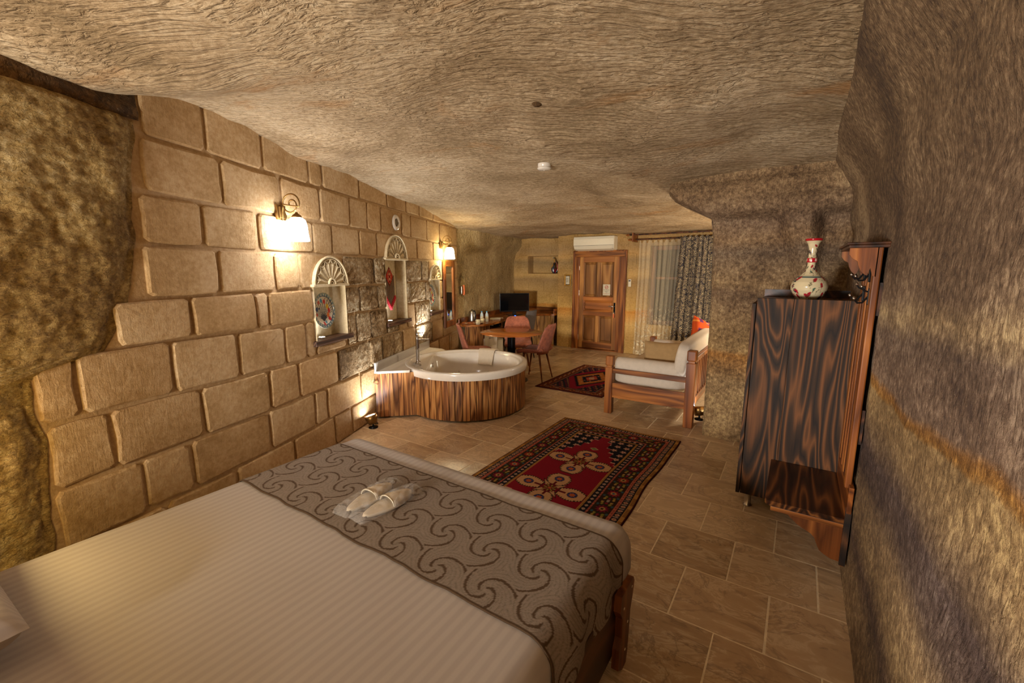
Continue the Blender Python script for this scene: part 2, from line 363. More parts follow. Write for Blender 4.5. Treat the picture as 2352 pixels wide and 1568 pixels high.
# ------------------------------------------------------------------ floor
def sstep(a, b, x):
    if b < a: return 1-sstep(b, a, x)
    k = min(1, max(0, (x-a)/(b-a))); return k*k*(3-2*k)
floor = root('floor')
box('floor_bed', (-7, -2.7, -.08), (1.3, 9.2, -.0006), M['grout'], floor, kind='structure')
rt = random.Random(3)
for k in range(-3, 17):
    y0 = 2.0 + k*.4138
    for m in range(-15, 3):
        x0 = (.015 if k % 2 == 0 else -.19) + m*.4145; xc, yc = x0+.207, y0+.207
        if xc < (-2.462-.38*yc)/.925 - .2 and yc < 6.1: continue
        if yc > 8.95 or (xc > .5): continue
        if yc < 1.35 and xc < -.95: continue                      # wholly under the bed
        if 4.9 < yc < 7.7 and xc > -.6 : continue                 # hidden behind the pier
        g = .0033; h = .0012*rt.random()
        j = [rt.uniform(-.0015, .0015) for _ in range(8)]
        a = [(-.207+g+j[0], -.2069+g+j[1]), (.207-g+j[2], -.2069+g+j[3]), (.207-g+j[4], .2069-g+j[5]), (-.207+g+j[6], .2069-g+j[7])]
        b = MB(); c = .0018
        ins = [(x-c*(1 if x > 0 else -1), y-c*(1 if y > 0 else -1)) for x, y in a]
        b.add([(x, y, -.006) for x, y in a]+[(x, y, -.0015) for x, y in a]+[(x, y, 0) for x, y in ins],
              [(8, 9, 10, 11)]+[(i, (i+1) % 4, 4+(i+1) % 4, 4+i) for i in range(4)]+[(4+i, 4+(i+1) % 4, 8+(i+1) % 4, 8+i) for i in range(4)])
        o = b.build('tile', M['tile'], floor); o.location = (xc, yc, h)

# ------------------------------------------------------------------ ceiling
def ceil_z(x, y):
    z = 2.635 - .060*max(0, min(y, 6)-2.6) - .018*max(0, y-6)
    p = Vector((x, y, 0)) - WP; s = p.dot(WD); out = p.dot(WN)
    nearw = 1 - sstep(.0, 1.3, out)
    z += nearw*(.08*math.exp(-((s+1.85)/.45)**2) - .05*sstep(-2.2, -2.6, -abs(s)*1.0 if s < 0 else 0))
    z -= .045*sstep(-2.1, -2.45, s)*(1-sstep(.2, 1.6, out))
    z += .06*nz(x, y, 1.3, .55, 2) + .022*nz(x, y, 4.1, 2.0, 3) + .006*nz(x, y, 7, 7, 2)
    z -= .04*math.exp(-((y-5.15+.28*(x+1.2))/.16)**2)*sstep(-3.2, -2.0, x)      # soft rib running to the pier
    return z
def cg(u, v):
    x = -7.4+8.9*u; y = -2.7+11.9*v; return (x, y, ceil_z(x, y))
c_ = MB().grid(cg, 200, 260).build('ceiling', M['ceiling']); struct(c_)
c_.data.flip_normals()
b = MB().lathe([(0, -.012), (.02, -.014), (.03, -.004), (.034, 0)], n=14)
o = b.build('plug', M['crevice'], c_); o.location = (-1.42, 2.42, ceil_z(-1.42, 2.42)+.002)

# ------------------------------------------------------------------ left wall of cut stone
wl = root('wall_left', WP, WA)
NI = [(-1.02, -.53, 1.05, 1.53), (.31, .87, 1.05, 1.80), (1.67, 2.09, 1.05, 1.53)]
xs = sorted({-3.35, 3.0} | {v for n in NI for v in n[:2]}); zs = sorted({-.05, 2.95, 1.05, 1.53, 1.80})
b = MB()
for i in range(len(xs)-1):
    for j in range(len(zs)-1):
        cx, cz = (xs[i]+xs[i+1])/2, (zs[j]+zs[j+1])/2
        if any(n[0] < cx < n[1] and n[2] < cz < n[3] for n in NI): continue
        b.add([(xs[i], 0, zs[j]), (xs[i+1], 0, zs[j]), (xs[i+1], 0, zs[j+1]), (xs[i], 0, zs[j+1])], [(0, 1, 2, 3)])
b.build('mortar', M['mortar'], wl, kind='structure')
D = .125
for s0, s1, z0, z1 in NI:
    b = MB(); b.add([(s0,D,z0),(s1,D,z0),(s1,D,z1),(s0,D,z1),(s0,-.02,z0),(s1,-.02,z0),(s1,-.02,z1),(s0,-.02,z1)],
        [(0,1,2,3),(4,0,3,7),(1,5,6,2),(3,2,6,7),(4,5,1,0)])
    b.build('niche_lining', M['pale'], wl, kind='structure')
rs = random.Random(11)
def stone(parent, mat, s0, s1, z0, z1, gap=.011, proud=.022, jit=.006, name='stone', zf=None, y0=0.0, rough=False):
    s0 += gap; s1 -= gap; z0 += gap; z1 -= gap
    if s1-s0 < .02 or z1-z0 < .02: return
    c = min(.022, .22*min(s1-s0, z1-z0)); J = lambda: rs.uniform(-jit, jit)
    ms, mz = (s0+s1)/2, (z0+z1)/2
    o = [(s0+c, z0), (ms, z0), (s1-c, z0), (s1, z0+c), (s1, mz), (s1, z1-c), (s1-c, z1), (ms, z1), (s0+c, z1), (s0, z1-c), (s0, mz), (s0, z0+c)]
    o = [(x+J(), z+J()) for x, z in o]
    if zf: o = [(x, zf(x, z)) for x, z in o]
    ms = sum(x for x, z in o)/12; mz = sum(z for x, z in o)/12
    pr = proud*rs.uniform(.75, 1.25); vs = []
    for k, (yy, ins) in enumerate(((.004, 0), (-pr*.62, .0015), (-pr, min(.014, c)))):
        for x, z in o:
            dx, dz = ms-x, mz-z; d = math.hypot(dx, dz)
            vs.append((x+dx/d*ins, y0+yy+(rs.uniform(-.25, .25)*pr if rough and k == 2 else 0), z+dz/d*ins))
    for x, z in o: vs.append((x*.5+ms*.5, y0-pr*1.08+(rs.uniform(-.35, .35)*pr if rough else rs.uniform(-.05, .05)*pr), z*.5+mz*.5))
    vs.append((ms, y0-pr*1.1, mz))
    if rough:
        b = MB(); fs = [(r*12+i, r*12+(i+1) % 12, (r+1)*12+(i+1) % 12, (r+1)*12+i) for r in range(2) for i in range(12)]; b.add(vs[:36], fs)
        nu, nv = 9, 7; x0_, x1_, z0_, z1_ = s0+.006, s1-.006, z0+.006, z1-.006
        G = [[(x0_+(x1_-x0_)*i/nu + (rs.uniform(-.006, .006) if 0 < i < nu else 0), y0-pr*(.78 if i in (0, nu) or j in (0, nv) else rs.uniform(.85, 1.4)), (zf or (lambda a_, c_: c_))(x0_, z0_+(z1_-z0_)*j/nv)+(rs.uniform(-.006, .006) if 0 < j < nv else 0)) for i in range(nu+1)] for j in range(nv+1)]
        b.add([q for r_ in G for q in r_], [(j*(nu+1)+i, j*(nu+1)+i+1, (j+1)*(nu+1)+i+1, (j+1)*(nu+1)+i) for j in range(nv) for i in range(nu)])
        return b.build(name, mat, parent)
    fs = [(r*12+i, r*12+(i+1) % 12, (r+1)*12+(i+1) % 12, (r+1)*12+i) for r in range(3) for i in range(12)]
    fs += [(36+i, 36+(i+1) % 12, 48) for i in range(12)]
    return MB().add(vs, fs, False).build(name, mat, parent)
rows = [
 (2.40, 2.80, [-2.36,-1.96,-1.485,-.965,-.78,-.16,.44,.95,1.38,1.9,2.45,3.0]),
 (2.10, 2.40, [-2.39,-1.87,-1.33,-.84,-.37,-.03,.27,.81,1.07,1.63,2.16,2.62,3.0]),
 (1.82, 2.10, [-2.43,-2.05,-1.59,-.97,-.69,-.21,.15,1.26,1.86,2.3,3.0]),
 (1.52, 1.82, [-2.45,-1.97,-1.46,-1.18,-.53,.06,.31,'n',.87,1.39,1.66,2.12,2.5,3.0]),
 (1.24, 1.52, [-2.64,-2.2,-1.68,-1.56,-1.03,'n',-.53,-.27,.12,.31,'n',.87,1.0,1.52,1.66,'n',2.09,2.36,3.0]),
 (.92, 1.24, [-3.0,-2.84,-2.36,-1.88,-1.42,-1.16,-1.03,'n',-.53,-.36,-.06,.30,'n',.87,1.12,1.34,1.66,'n',2.09,2.4,3.0]),
 (.92, 1.01, [-1.03,-.56,'n',.30,.60,.87,'n',1.66,2.1]),
 (.60, .92, [-2.99,-2.72,-2.2,-1.62,-1.29,-.72,-.14,.16,.71,1.12,1.72,2.19,3.0]),
 (.29, .60, [-3.0,-2.6,-2.31,-1.66,-1.11,-.93,-.34,.03,.5,1.0,1.5,2.0,2.5,3.0]),
 (.0, .29, [-3.0,-2.5,-2.0,-1.41,-.84,-.54,-.02,.5,1.1,1.6,2.1,2.6,3.0])]
def tilt(x, z):
    if z < 1.35: z += .045*max(0, (-x-1.5))/1.2*(1-sstep(1.2, 1.5, z))
    return z
for z0, z1, js in rows:
    for a, c in zip(js, js[1:]):
        if 'n' in (a, c): continue
        mid = (a+c)/2
        rgh = (-.62 < mid < 1.6 and .30 < z0 < 1.6 and not (.55 < mid < 1.1 and z0 < 1.0)) and (mid > -.5 or z0 < .95)
        stone(wl, M['stone_rough'] if rgh else M['stone'], a, c, z0, z1, zf=tilt, rough=rgh, proud=.022 if rgh else .017)
# carved shell heads over the niches
def shell(sx, zb, r):
    b = MB(); y = -.030
    n = 20
    arc = [(sx+r*math.cos(PI*k/n), zb+r*1.0*math.sin(PI*k/n)) for k in range(n+1)]
    b.add([(sx, y, zb)]+[(x, y, z) for x, z in arc], [(0, k+2, k+1) for k in range(n)])
    b.prism([(x, z) for x, z in arc], 'y', -.005, y-.0)
    b.tube([(x, y-.010, z) for x, z in arc], .011, 6)
    b.tube([(sx+(x-sx)*.90, y-.006, zb+(z-zb)*.90+.004) for x, z in arc], .006, 6)
    m = 8
    for k in range(m):
        a0 = PI*(k+.12)/m; a1 = PI*(k+.88)/m; am = (a0+a1)/2
        P = lambda rr, a, yy: (sx+rr*math.cos(a), yy, zb+.008+rr*math.sin(a))
        vs = [P(r*.24, am-.05, y), P(r*.24, am+.05, y), P(r*.72, a0, y), P(r*.72, a1, y), P(r*.24, am, y-.008), P(r*.70, am, y-.015), P(r*.80, am, y)]
        b.add(vs, [(0, 2, 5, 4), (4, 5, 3, 1), (2, 6, 5), (5, 6, 3), (0, 4, 1)])
        rc = .60*r*PI/m*.5
        b.tube([(sx+(r*.885)*math.cos(am)+rc*1.25*math.cos(am+PI/2+PI*q/6)*1.0, y-.008, zb+.008+(r*.885)*math.sin(am)+rc*1.25*math.sin(am+PI/2+PI*q/6)) for q in range(7)], .005, 5)
    b.tube([(sx+r*.19*math.cos(PI*k/10), y-.012, zb+.008+r*.19*math.sin(PI*k/10)) for k in range(11)], .012, 6)
    b.tube([(sx+r*.09*math.cos(PI*k/10), y-.010, zb+.008+r*.09*math.sin(PI*k/10)) for k in range(11)], .008, 6)
    b.box((sx-r*1.09, -.048, zb-.014), (sx+r*1.09, -.0, zb+.010), .004)
    return b.build('shell_relief', M['pale'], wl, label='carved fan shell over a wall niche')
shell(-.775, 1.545, .255); shell(.59, 1.815, .28); shell(1.88, 1.545, .215)
# rough hewn part of the left wall nearer the bed
edge = [(0, -3.05), (.6, -3.0), (.92, -2.98), (1.02, -2.99), (1.2, -2.98), (1.27, -2.68), (1.5, -2.52), (1.8, -2.47), (2.1, -2.43), (2.4, -2.38), (2.6, -2.36)]
def rg(u, v):
    z = 2.54*v; e = np.interp(z, [a for a, _ in edge], [c for _, c in edge]) + .03*nz(z, 3, 0, 3.0)
    s = -6.3 + (e+6.3)*u**.8
    d = .03*sstep(0, .16, e-s) + .022*nz(s, z, 2, 1.6, 3) + .011*nz(s, z, 9, 8, 3) + .005*nz(s, z*1.6, 5, 19, 3)
    d -= .22*sstep(-3.35, -4.0, s) if s < -3.35 else 0
    if e-s < .25: d = max(d*(1 if e-s > .05 else .3), .004) if e-s > .01 else -.004
    if v > .97: d -= .12*(v-.97)/.03
    return (s, -d, z)
MB().grid(rg, 320, 190).build('rough_rock', M['rough'], wl, kind='structure')
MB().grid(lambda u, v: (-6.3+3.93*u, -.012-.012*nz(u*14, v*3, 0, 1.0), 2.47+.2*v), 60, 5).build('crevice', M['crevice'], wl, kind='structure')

# ------------------------------------------------------------------ right wall, pier, back walls
def rw(u, v):
    y = -2.7 + 7.5*u; z = 2.95*v
    x = .338
    if z > 2.17: x -= .215*min(1, (z-2.17)/.43)**1.15 + (.05*(z-2.6) if z > 2.6 else 0)
    x -= .035*sstep(1.95, 2.16, z)*(1-sstep(2.17, 2.30, z))
    x += .014*nz(y, z, 3, 1.4, 3)*sstep(.0, .6, z) + .005*nz(y, z, 8, 8, 2)
    x += .018*sstep(2.2, 2.5, z)*nz(y, z, 5, .9, 2)
    return (x, y, z)
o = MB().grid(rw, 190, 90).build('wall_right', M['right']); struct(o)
def prot(x, z):
    d = .17*sstep(2.12, 2.22, z) - .05*sstep(2.42, 2.5, z)
    xl = -.25 + (2.17-z)*.33
    if z > .9: d += .20*sstep(xl-.02, xl+.12, x)*(1-sstep(.02, .16, x))*sstep(.9, 1.35, z)*(1-sstep(2.12, 2.22, z))
    d += .06*sstep(2.28, 2.33, z)*sstep(-.9, -.2, x)
    return d
def xleft(z): return float(np.interp(z, [0, 1.2, 2.0, 2.17, 2.25, 2.34, 2.42, 2.5, 2.9], [-.70, -.705, -.735, -.76, -.92, -1.10, -1.17, -1.175, -1.0]))
def pf(u, v):
    z = 2.9*v; xl = xleft(z)
    L = .62 + (.5-xl); t = u*(L)
    if t < .5: x, y = xl, 5.2-t*(.6/.5)
    else:
        k = (t-.5)/(L-.5); x = xl+(.5-xl)*k; y = 4.6
        r = .04; 
        y -= prot(x, z)*sstep(0, .06, x-xl); 
        if x-xl < r: y += (r-(x-xl))*.8
    y += .012*nz(x*2, z*2, 2, 1.2, 3) + .004*nz(x, z, 8, 9, 2)
    return (x + .006*nz(y, z, 1, 4, 2), y, z)
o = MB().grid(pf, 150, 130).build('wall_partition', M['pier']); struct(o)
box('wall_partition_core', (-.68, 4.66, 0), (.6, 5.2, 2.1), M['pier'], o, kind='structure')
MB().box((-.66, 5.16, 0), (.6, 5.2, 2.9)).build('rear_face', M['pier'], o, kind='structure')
struct(MB().grid(lambda u, v: (.55+.02*nz(u*6, v*3, 1), 5.1+3.5*u, 2.9*v), 30, 20).build('wall_bay', M['alcove']))
struct(MB().grid(lambda u, v: (1.3-8.6*u, -2.62+.05*nz(u*6, v*3, 4), 2.95*v), 40, 20).build('wall_front', M['rough']))
# alcove wall between stone wall end and the television corner
A0 = Vector((-5.10, 5.92)); A1 = Vector((-5.83, 8.95))
ad = (A1-A0).normalized(); an = Vector((ad.y, -ad.x)); AL = (A1-A0).length
def al(u, v):
    t = (AL+.3)*u - .30; z = 2.9*v
    d = .012*nz(t, z, 6, 2.5, 3)
    d += sstep(.1, .7, t)*.16*sstep(1.98, 2.22, z + .05*math.sin(t*2.2) - .06*(t/AL)) + .05*sstep(.65, 1.0, t/AL)*sstep(1.9, 2.0, z)
    # small lamp recess near the stone wall
    if .10 < t < .30 and 1.22 < z < 1.62: d -= .16*min(1, 8*min(t-.10, .30-t)/.2)*min(1, 10*max(0, min(z-1.22, 1.62-z-.8*abs(t-.2)))/.3)
    p = A0+ad*t+an*d; return (p.x, p.y, z)
o = MB().grid(al, 150, 120).build('wall_alcove', M['alcove']); struct(o)
# wall with the door, and the set-back wall behind the television
wb = root('wall_back', (0, 0, 0))
NX = (-5.42, -4.55, 1.60, 2.00)
def panels(y, x0, x1, holes, name):
    xs = sorted({x0, x1} | {v for h in holes for v in h[:2]}); zs = sorted({-.02, 2.95} | {v for h in holes for v in h[2:]})
    b = MB()
    for i in range(len(xs)-1):
        for j in range(len(zs)-1):
            cx, cz = (xs[i]+xs[i+1])/2, (zs[j]+zs[j+1])/2
            if any(h[0] < cx < h[1] and h[2] < cz < h[3] for h in holes): continue
            b.add([(xs[i], y, zs[j]), (xs[i+1], y, zs[j]), (xs[i+1], y, zs[j+1]), (xs[i], y, zs[j+1])], [(0, 1, 2, 3)])
    b.build(name, M['smooth'], wb, kind='structure')
panels(8.87, -6.6, -4.40, [NX], 'rear_plane')
DW = (-3.93, -3.0, -.1, 2.0); WW = (-2.45, -1.15, .62, 2.14)
panels(8.51, -4.43, .9, [DW, WW], 'door_plane')
MB().add([(-4.43,8.51,-.02),(-4.43,8.9,-.02),(-4.43,8.9,2.95),(-4.43,8.51,2.95)], [(0,1,2,3)]).build('return_face', M['smooth'], wb, kind='structure')
def lining(h, y, d, mat):
    x0, x1, z0, z1 = h
    MB().add([(x0,y,z0),(x1,y,z0),(x1,y,z1),(x0,y,z1),(x0,y+d,z0),(x1,y+d,z0),(x1,y+d,z1),(x0,y+d,z1)],
        [(0,1,5,4),(1,2,6,5),(2,3,7,6),(3,0,4,7),(4,5,6,7)]).build('recess_lining', mat, wb, kind='structure')
lining(NX, 8.87, .26, M['smooth']); lining(WW, 8.51, .5, M['smooth']); lining(DW, 8.51, .25, M['smooth'])
def blockwork(y, x0, x1, holes, seed, zc=.285):
    r = random.Random(seed); z = 0
    while z < 2.42:
        x = x0; h = zc*r.uniform(.9, 1.1)
        while x < x1-.02:
            wd = r.uniform(.34, .62); xe = min(x+wd, x1)
            if x1-xe < .12: xe = x1
            # cut away holes
            segs = [(x, xe)]
            for hx0, hx1, hz0, hz1 in holes:
                if z+h > hz0+.01 and z < hz1-.01:
                    ns = []
                    for a, c in segs:
                        if c <= hx0 or a >= hx1: ns.append((a, c)); continue
                        if a < hx0: ns.append((a, hx0))
                        if c > hx1: ns.append((hx1, c))
                    segs = ns
            for a, c in segs:
                if c-a > .05: stone(wb, M['smooth'], a, c, z, min(z+h, 2.5), gap=.003, proud=.009, jit=.002, y0=y)
            x = xe
        z += h
blockwork(8.87, -5.80, -4.43, [(NX[0]-.02, NX[1]+.02, NX[2]-.02, NX[3]+.02)], 5)
blockwork(8.51, -4.43, -1.1, [(-4.06, -2.88, -1, 2.10), (WW[0]-.03, .9, -1, 2.2)], 8)

# ------------------------------------------------------------------ door
dr = root('door_1', (0, 8.51, 0))
X0, X1 = -4.03, -2.90
b = MB(); b.box((X0, -.035, 0), (X0+.12, .06, 1.95), .006); b.build('casing', M['owood'], dr)
b = MB(); b.box((X1-.10, -.035, 0), (X1, .06, 1.95), .006); b.build('casing', M['owood'], dr)
b = MB(); b.box((X0, -.035, 1.95), (X1, .06, 2.06), .006); b.build('casing', M['owoodx'], dr)
for a, c, z0, z1 in ((X0-.015, X0+.02, 0, 2.075), (X1-.02, X1+.015, 0, 2.075), (X0, X1, 2.05, 2.075)):
    box('moulding', (a, -.055, z0), (c, -.01, z1), M['owood'], dr, .004)
lx0, lx1 = -3.91, -3.08
dm = M['door']
for (x0, x1, z0, z1, m_) in [(lx0, -3.82, .03, 1.95, dm), (-3.16, lx1, .03, 1.95, dm), (-3.82, -3.16, 1.84, 1.95, M['doorx']),
        (-3.82, -3.16, 1.055, 1.13, M['doorx']), (-3.82, -3.16, .73, .82, M['doorx']), (-3.82, -3.16, .03, .17, M['doorx']),
        (-3.52, -3.45, 1.13, 1.84, dm), (-3.53, -3.455, .17, .73, dm)]:
    box('rail' if m_ is not dm else 'stile', (x0, .0, z0), (x1, .05, z1), m_, dr, .004)
def dpanel(x0, x1, z0, z1, m_):
    b = MB(); i1, i2 = .022, .05
    R_ = [(x0, z0, x1, z1, .022), (x0+i1, z0+i1, x1-i1, z1-i1, .036), (x0+i1*1.2, z0+i1*1.2, x1-i1*1.2, z1-i1*1.2, .036), (x0+i2, z0+i2, x1-i2, z1-i2, .018)]
    vs = []
    for a, c, d_, e_, y in R_: vs += [(a, y, c), (d_, y, c), (d_, y, e_), (a, y, e_)]
    fs = [(k*4+i, k*4+(i+1) % 4, k*4+4+(i+1) % 4, k*4+4+i) for k in range(3) for i in range(4)] + [(12, 13, 14, 15)]
    b.add(vs, fs).build('panel', m_, dr)
for q in [(-3.82, -3.52, 1.13, 1.84, dm), (-3.45, -3.16, 1.13, 1.84, dm), (-3.82, -3.16, .82, 1.055, M['doorx']), (-3.82, -3.53, .17, .73, dm), (-3.455, -3.16, .17, .73, dm)]: dpanel(*q)
box('leaf_back', (lx0, .045, .03), (lx1, .055, 1.95), dm, dr)
box('jamb', (lx1, .0, 0), (X1-.10, .10, 1.95), M['owood'], dr)
box('jamb', (X0+.12, .0, 0), (lx0-.004, .10, 1.95), M['owood'], dr)
for z in (1.72, 1.20, .25): MB().tube([(lx0-.002, -.006, z-.055), (lx0-.002, -.006, z+.055)], .007, 8).build('hinge', M['steel'], dr)
hp = box('lock_plate', (-3.138, -.006, .72), (-3.10, .002, 1.02), M['blackmetal'], dr, .002)
MB().tube([(-3.118, -.005, .945), (-3.118, -.045, .945), (-3.13, -.05, .945), (-3.23, -.05, .95)], .009, 8).build('door_handle', M['steel'], dr)
MB().tube([(-3.118, -.01, .83), (-3.118, -.03, .83), (-3.118, -.03, .80)], .010, 8).build('key', M['steel'], dr)
kt = MB().box((-3.135, -.035, .71), (-3.105, -.02, .80), .003); kt.build('key_tag', M['orange'], dr)
box('threshold', (-4.0, -.02, 0), (-2.92, .12, .02), M['owoodx'], dr)

# ------------------------------------------------------------------ window and curtains
wi = root('window_1', (0, 8.66, 0))
b = MB()
for q in [((-2.45, 0, .62), (-2.37, .07, 2.14)), ((-1.23, 0, .62), (-1.15, .07, 2.14)), ((-2.37, 0, 2.06), (-1.23, .07, 2.14)), ((-2.37, 0, .62), (-1.23, .07, .70)),
          ((-1.86, 0, .70), (-1.78, .07, 2.06)), ((-2.37, .01, 1.50), (-1.23, .06, 1.55))]: b.box(*q, .006)
b.build('window_frame', M['owood'], wi)
for x0, x1, z0, z1 in ((-2.37, -1.86, .70, 1.50), (-1.78, -1.23, .70, 1.50), (-2.37, -1.86, 1.55, 2.06), (-1.78, -1.23, 1.55, 2.06)):
    box('pane', (x0, .03, z0), (x1, .036, z1), M['winglass'], wi)
rod = thing('curtain_rod', 'double brown wooden curtain rod with pointed finials above the window', 'curtain rod', (-2.78, 8.30, 2.3))
for y, z in ((-.05, .035), (.08, -.045)):
    MB().tube([(0, y, z), (1.75, y, z+.01)], .014, 10).build('pole', M['bedw'], rod)
    MB().lathe([(0, -.05), (.012, -.035), (.022, -.01), (.016, .004), (.024, .012), (.020, .024), (.014, .03)], n=12).build('finial', M['owood'], rod)
    f_ = LAST[0]; f_.rotation_euler = (0, R(90), 0); f_.location = (-.028, y, z)
box('bracket', (.055, -.08, -.09), (.085, .21, .085), M['owood'], rod, .006)
for k in range(9): MB().lathe([(.019+.003*math.cos(a), .003*math.sin(a)) for a in [2*PI*j/6 for j in range(7)]], n=10).build('ring', M['brass'], rod); r_ = LAST[0]; r_.rotation_euler = (0, R(90), 0); r_.location = (.20+.085*k, .08, -.047)
for k in range(7): MB().lathe([(.019+.003*math.cos(a), .003*math.sin(a)) for a in [2*PI*j/6 for j in range(7)]], n=10).build('ring', M['brass'], rod); r_ = LAST[0]; r_.rotation_euler = (0, R(90), 0); r_.location = (1.00+.10*k, -.05, .038)
def drape(x0, x1, xb0, xb1, y0, z0, z1, folds, amp, ph, nu, nv, t, scal=0, single=False):
    def f(u, v):
        z = z0+(z1-z0)*v; xa = xb0+(x0-xb0)*v; xc = xb1+(x1-xb1)*v
        a = amp*(.55+.45*(1-v)) ; q = 2*PI*folds*u
        x = xa+(xc-xa)*u + a*.35*math.sin(2*q+ph) + .012*nz(u*5, v*2, ph)
        y = y0 + a*(math.sin(q+ph)+.35*math.sin(2.3*q+1+ph*2+.6*v)) + .01*nz(u*7, v*2, 3+ph)
        if scal and v > .93: z -= .05*scal*abs(math.sin(q*.5))**2*(v-.93)/.07
        return (x, y, z)
    return MB().grid(f, nu, nv) if single else MB().thick(f, nu, nv, t)
o = drape(-2.62, -1.80, -2.66, -1.86, 8.37, .03, 2.235, 8, .035, .3, 150, 50, .0012, 1, True).build('sheer_curtain', M['sheer'])
tag(o, 'sheer cream voile curtain with embroidered lower half, hanging beside the door', 'curtain')
o = drape(-1.85, -1.12, -1.95, -1.10, 8.24, .03, 2.285, 8, .042, 1.1, 150, 50, .003, .6).build('patterned_curtain', M['damask'])
tag(o, 'dark blue and cream damask curtain bunched at the window behind the sofa', 'curtain')

# ------------------------------------------------------------------ small things on the back walls
ac = thing('air_conditioner', 'white split air conditioner unit mounted over the wooden door', 'air conditioner', (-3.54, 8.50, 2.075))
pr = [(0, .27), (0, 0), (-.06, 0), (-.15, .03), (-.195, .10), (-.20, .22), (-.18, .27)]
MB().prism([(y, z) for y, z in pr], 'x', -.43, .43).build('housing', M['acw'], ac)
MB().prism([(-.062, -.002), (-.145, .028), (-.150, .022), (-.065, -.008)], 'x', -.38, .38).build('louvre', M['acw'], ac)
box('seam', (-.43, -.2015, .093), (.43, -.196, .097), M['greyfab'], ac)
box('end_cap', (.43, -.19, .01), (.437, -.0, .265), M['acw'], ac)
pf_ = thing('framed_notice', 'small gilt and dark framed notice left of the door', 'picture frame', (-4.175, 8.49, 1.345))
for q in [((-.075, -.02, 0), (.075, 0, .022)), ((-.075, -.02, .218), (.075, 0, .24)), ((-.075, -.02, .022), (-.053, 0, .218)), ((.053, -.02, .022), (.075, 0, .218))]: box('frame_bar', *q, M['gold'], pf_, .003)
for q in [((-.053, -.014, .022), (.053, 0, .034)), ((-.053, -.014, .206), (.053, 0, .218)), ((-.053, -.014, .034), (-.043, 0, .206)), ((.043, -.014, .034), (.053, 0, .206))]: box('inner_frame', *q, M['bedw'], pf_)
box('notice', (-.043, -.006, .034), (.043, 0, .206), M['paper'], pf_)
b = MB()
for k in range(9): b.box((-.032, -.008, .075+.011*k), (.03-.01*((k*5) % 3), -.006, .0795+.011*k))
b.build('printed_lines', M['ink'], pf_)
sg = thing('no_smoking_sign', 'small pale no smoking sign fixed on the upper right door panel', 'sign', (-3.305, 8.526, 1.165))
box('plate', (-.078, -.010, 0), (.078, 0, .225), M['paper'], sg, .002)
MB().lathe([(.036, 0), (.036, .003), (.028, .003), (.028, 0)], n=24).build('red_ring', M['redp'], sg); k_ = LAST[0]; k_.rotation_euler = (R(90), 0, 0); k_.location = (0, -.010, .168)
b = MB(); b.add([(-.024, -.012, .147), (-.019, -.012, .143), (.024, -.012, .189), (.019, -.012, .193)], [(0, 1, 2, 3)]); b.box((-.022, -.0115, .165), (.016, -.0105, .171)); b.build('red_bar', M['redp'], sg)
def text(s, size, loc, mat, parent, name='lettering', rot=(R(90), 0, 0), ext=.0006):
    cu = bpy.data.curves.new(name, 'FONT'); cu.body = s; cu.size = size; cu.align_x = 'CENTER'; cu.extrude = ext
    o = bpy.data.objects.new(name, cu); C.objects.link(o); o.location = loc; o.rotation_euler = rot; o.parent = parent; cu.materials.append(mat)
    me = bpy.data.meshes.new_from_object(o); bpy.data.objects.remove(o); me.name = name; me.materials.clear(); me.materials.append(mat)
    o = bpy.data.objects.new(name, me); C.objects.link(o); o.location = loc; o.rotation_euler = rot; o.parent = parent; return o
text('NO SMOKING', .020, (0, -.0115, .105), M['ink'], sg); text('THANK YOU', .014, (0, -.0115, .078), M['ink'], sg); text('PLEASE', .014, (0, -.0115, .060), M['ink'], sg); text('NO SMOKING AREA', .015, (0, -.0115, .028), M['redp'], sg)
sw = thing('wall_remote', 'white air conditioner remote in a wall holder right of the door', 'remote control', (-2.815, 8.50, 1.355))
box('body', (-.028, -.026, 0), (.028, 0, .145), M['acw'], sw, .005); box('display', (-.019, -.028, .10), (.019, -.026, .13), M['greyfab'], sw)
for k in range(6): box('button', (-.018+.021*(k % 2), -.029, .02+.024*(k//2)), (-.003+.021*(k % 2), -.026, .034+.024*(k//2)), M['paper'], sw)
sd = thing('smoke_detector', 'round white smoke detector on the rock ceiling', 'smoke detector', (-1.93, 3.42, ceil_z(-1.93, 3.42)-.008))
MB().lathe([(.056, .012), (.056, -.012), (.052, -.018), (.060, -.022), (.060, -.030), (.045, -.040), (0, -.042)], n=24).build('body', M['white'], sd)
MB().lathe([(0, -.044), (.008, -.043), (.008, -.041)], n=10).build('test_button', M['acw'], sd)

# decanter in the recess
def frand(seed): r = random.Random(seed); return r
def flower_fn(ground, cols, dots, f=1.0):
    def fn(co, th=None):
        out = np.tile(L3(ground), (len(co), 1)); return out
    return fn
dc = thing('decanter', 'painted teardrop ring decanter with red handle in the wall recess above the television', 'decanter', (-4.74, 8.98, 1.602), R(20))
pts = []
for k in range(25):
    a = k/24; ang = R(-75)+a*R(285)
    pts.append((.052*math.cos(ang)*(1-.15*a), 0, .155+.12*math.sin(ang)))
body = MB().tube([(-.02, 0, .0), (-.02, 0, .02), (-.035, 0, .07), (-.05, 0, .12), (-.045, 0, .17), (-.028, 0, .225), (-.008, 0, .275), (-.03, 0, .33), (-.055, 0, .36)],
    [.035, .045, .058, .050, .036, .026, .018, .013, .017], 18).build('body', M['glaze'], dc)
hd = MB().tube([(-.005, 0, .275), (.03, 0, .225), (.055, 0, .16), (.058, 0, .10), (.04, 0, .05), (0, 0, .03)], [.014, .014, .019, .021, .02, .02], 12).build('handle', M['glaze'], dc)
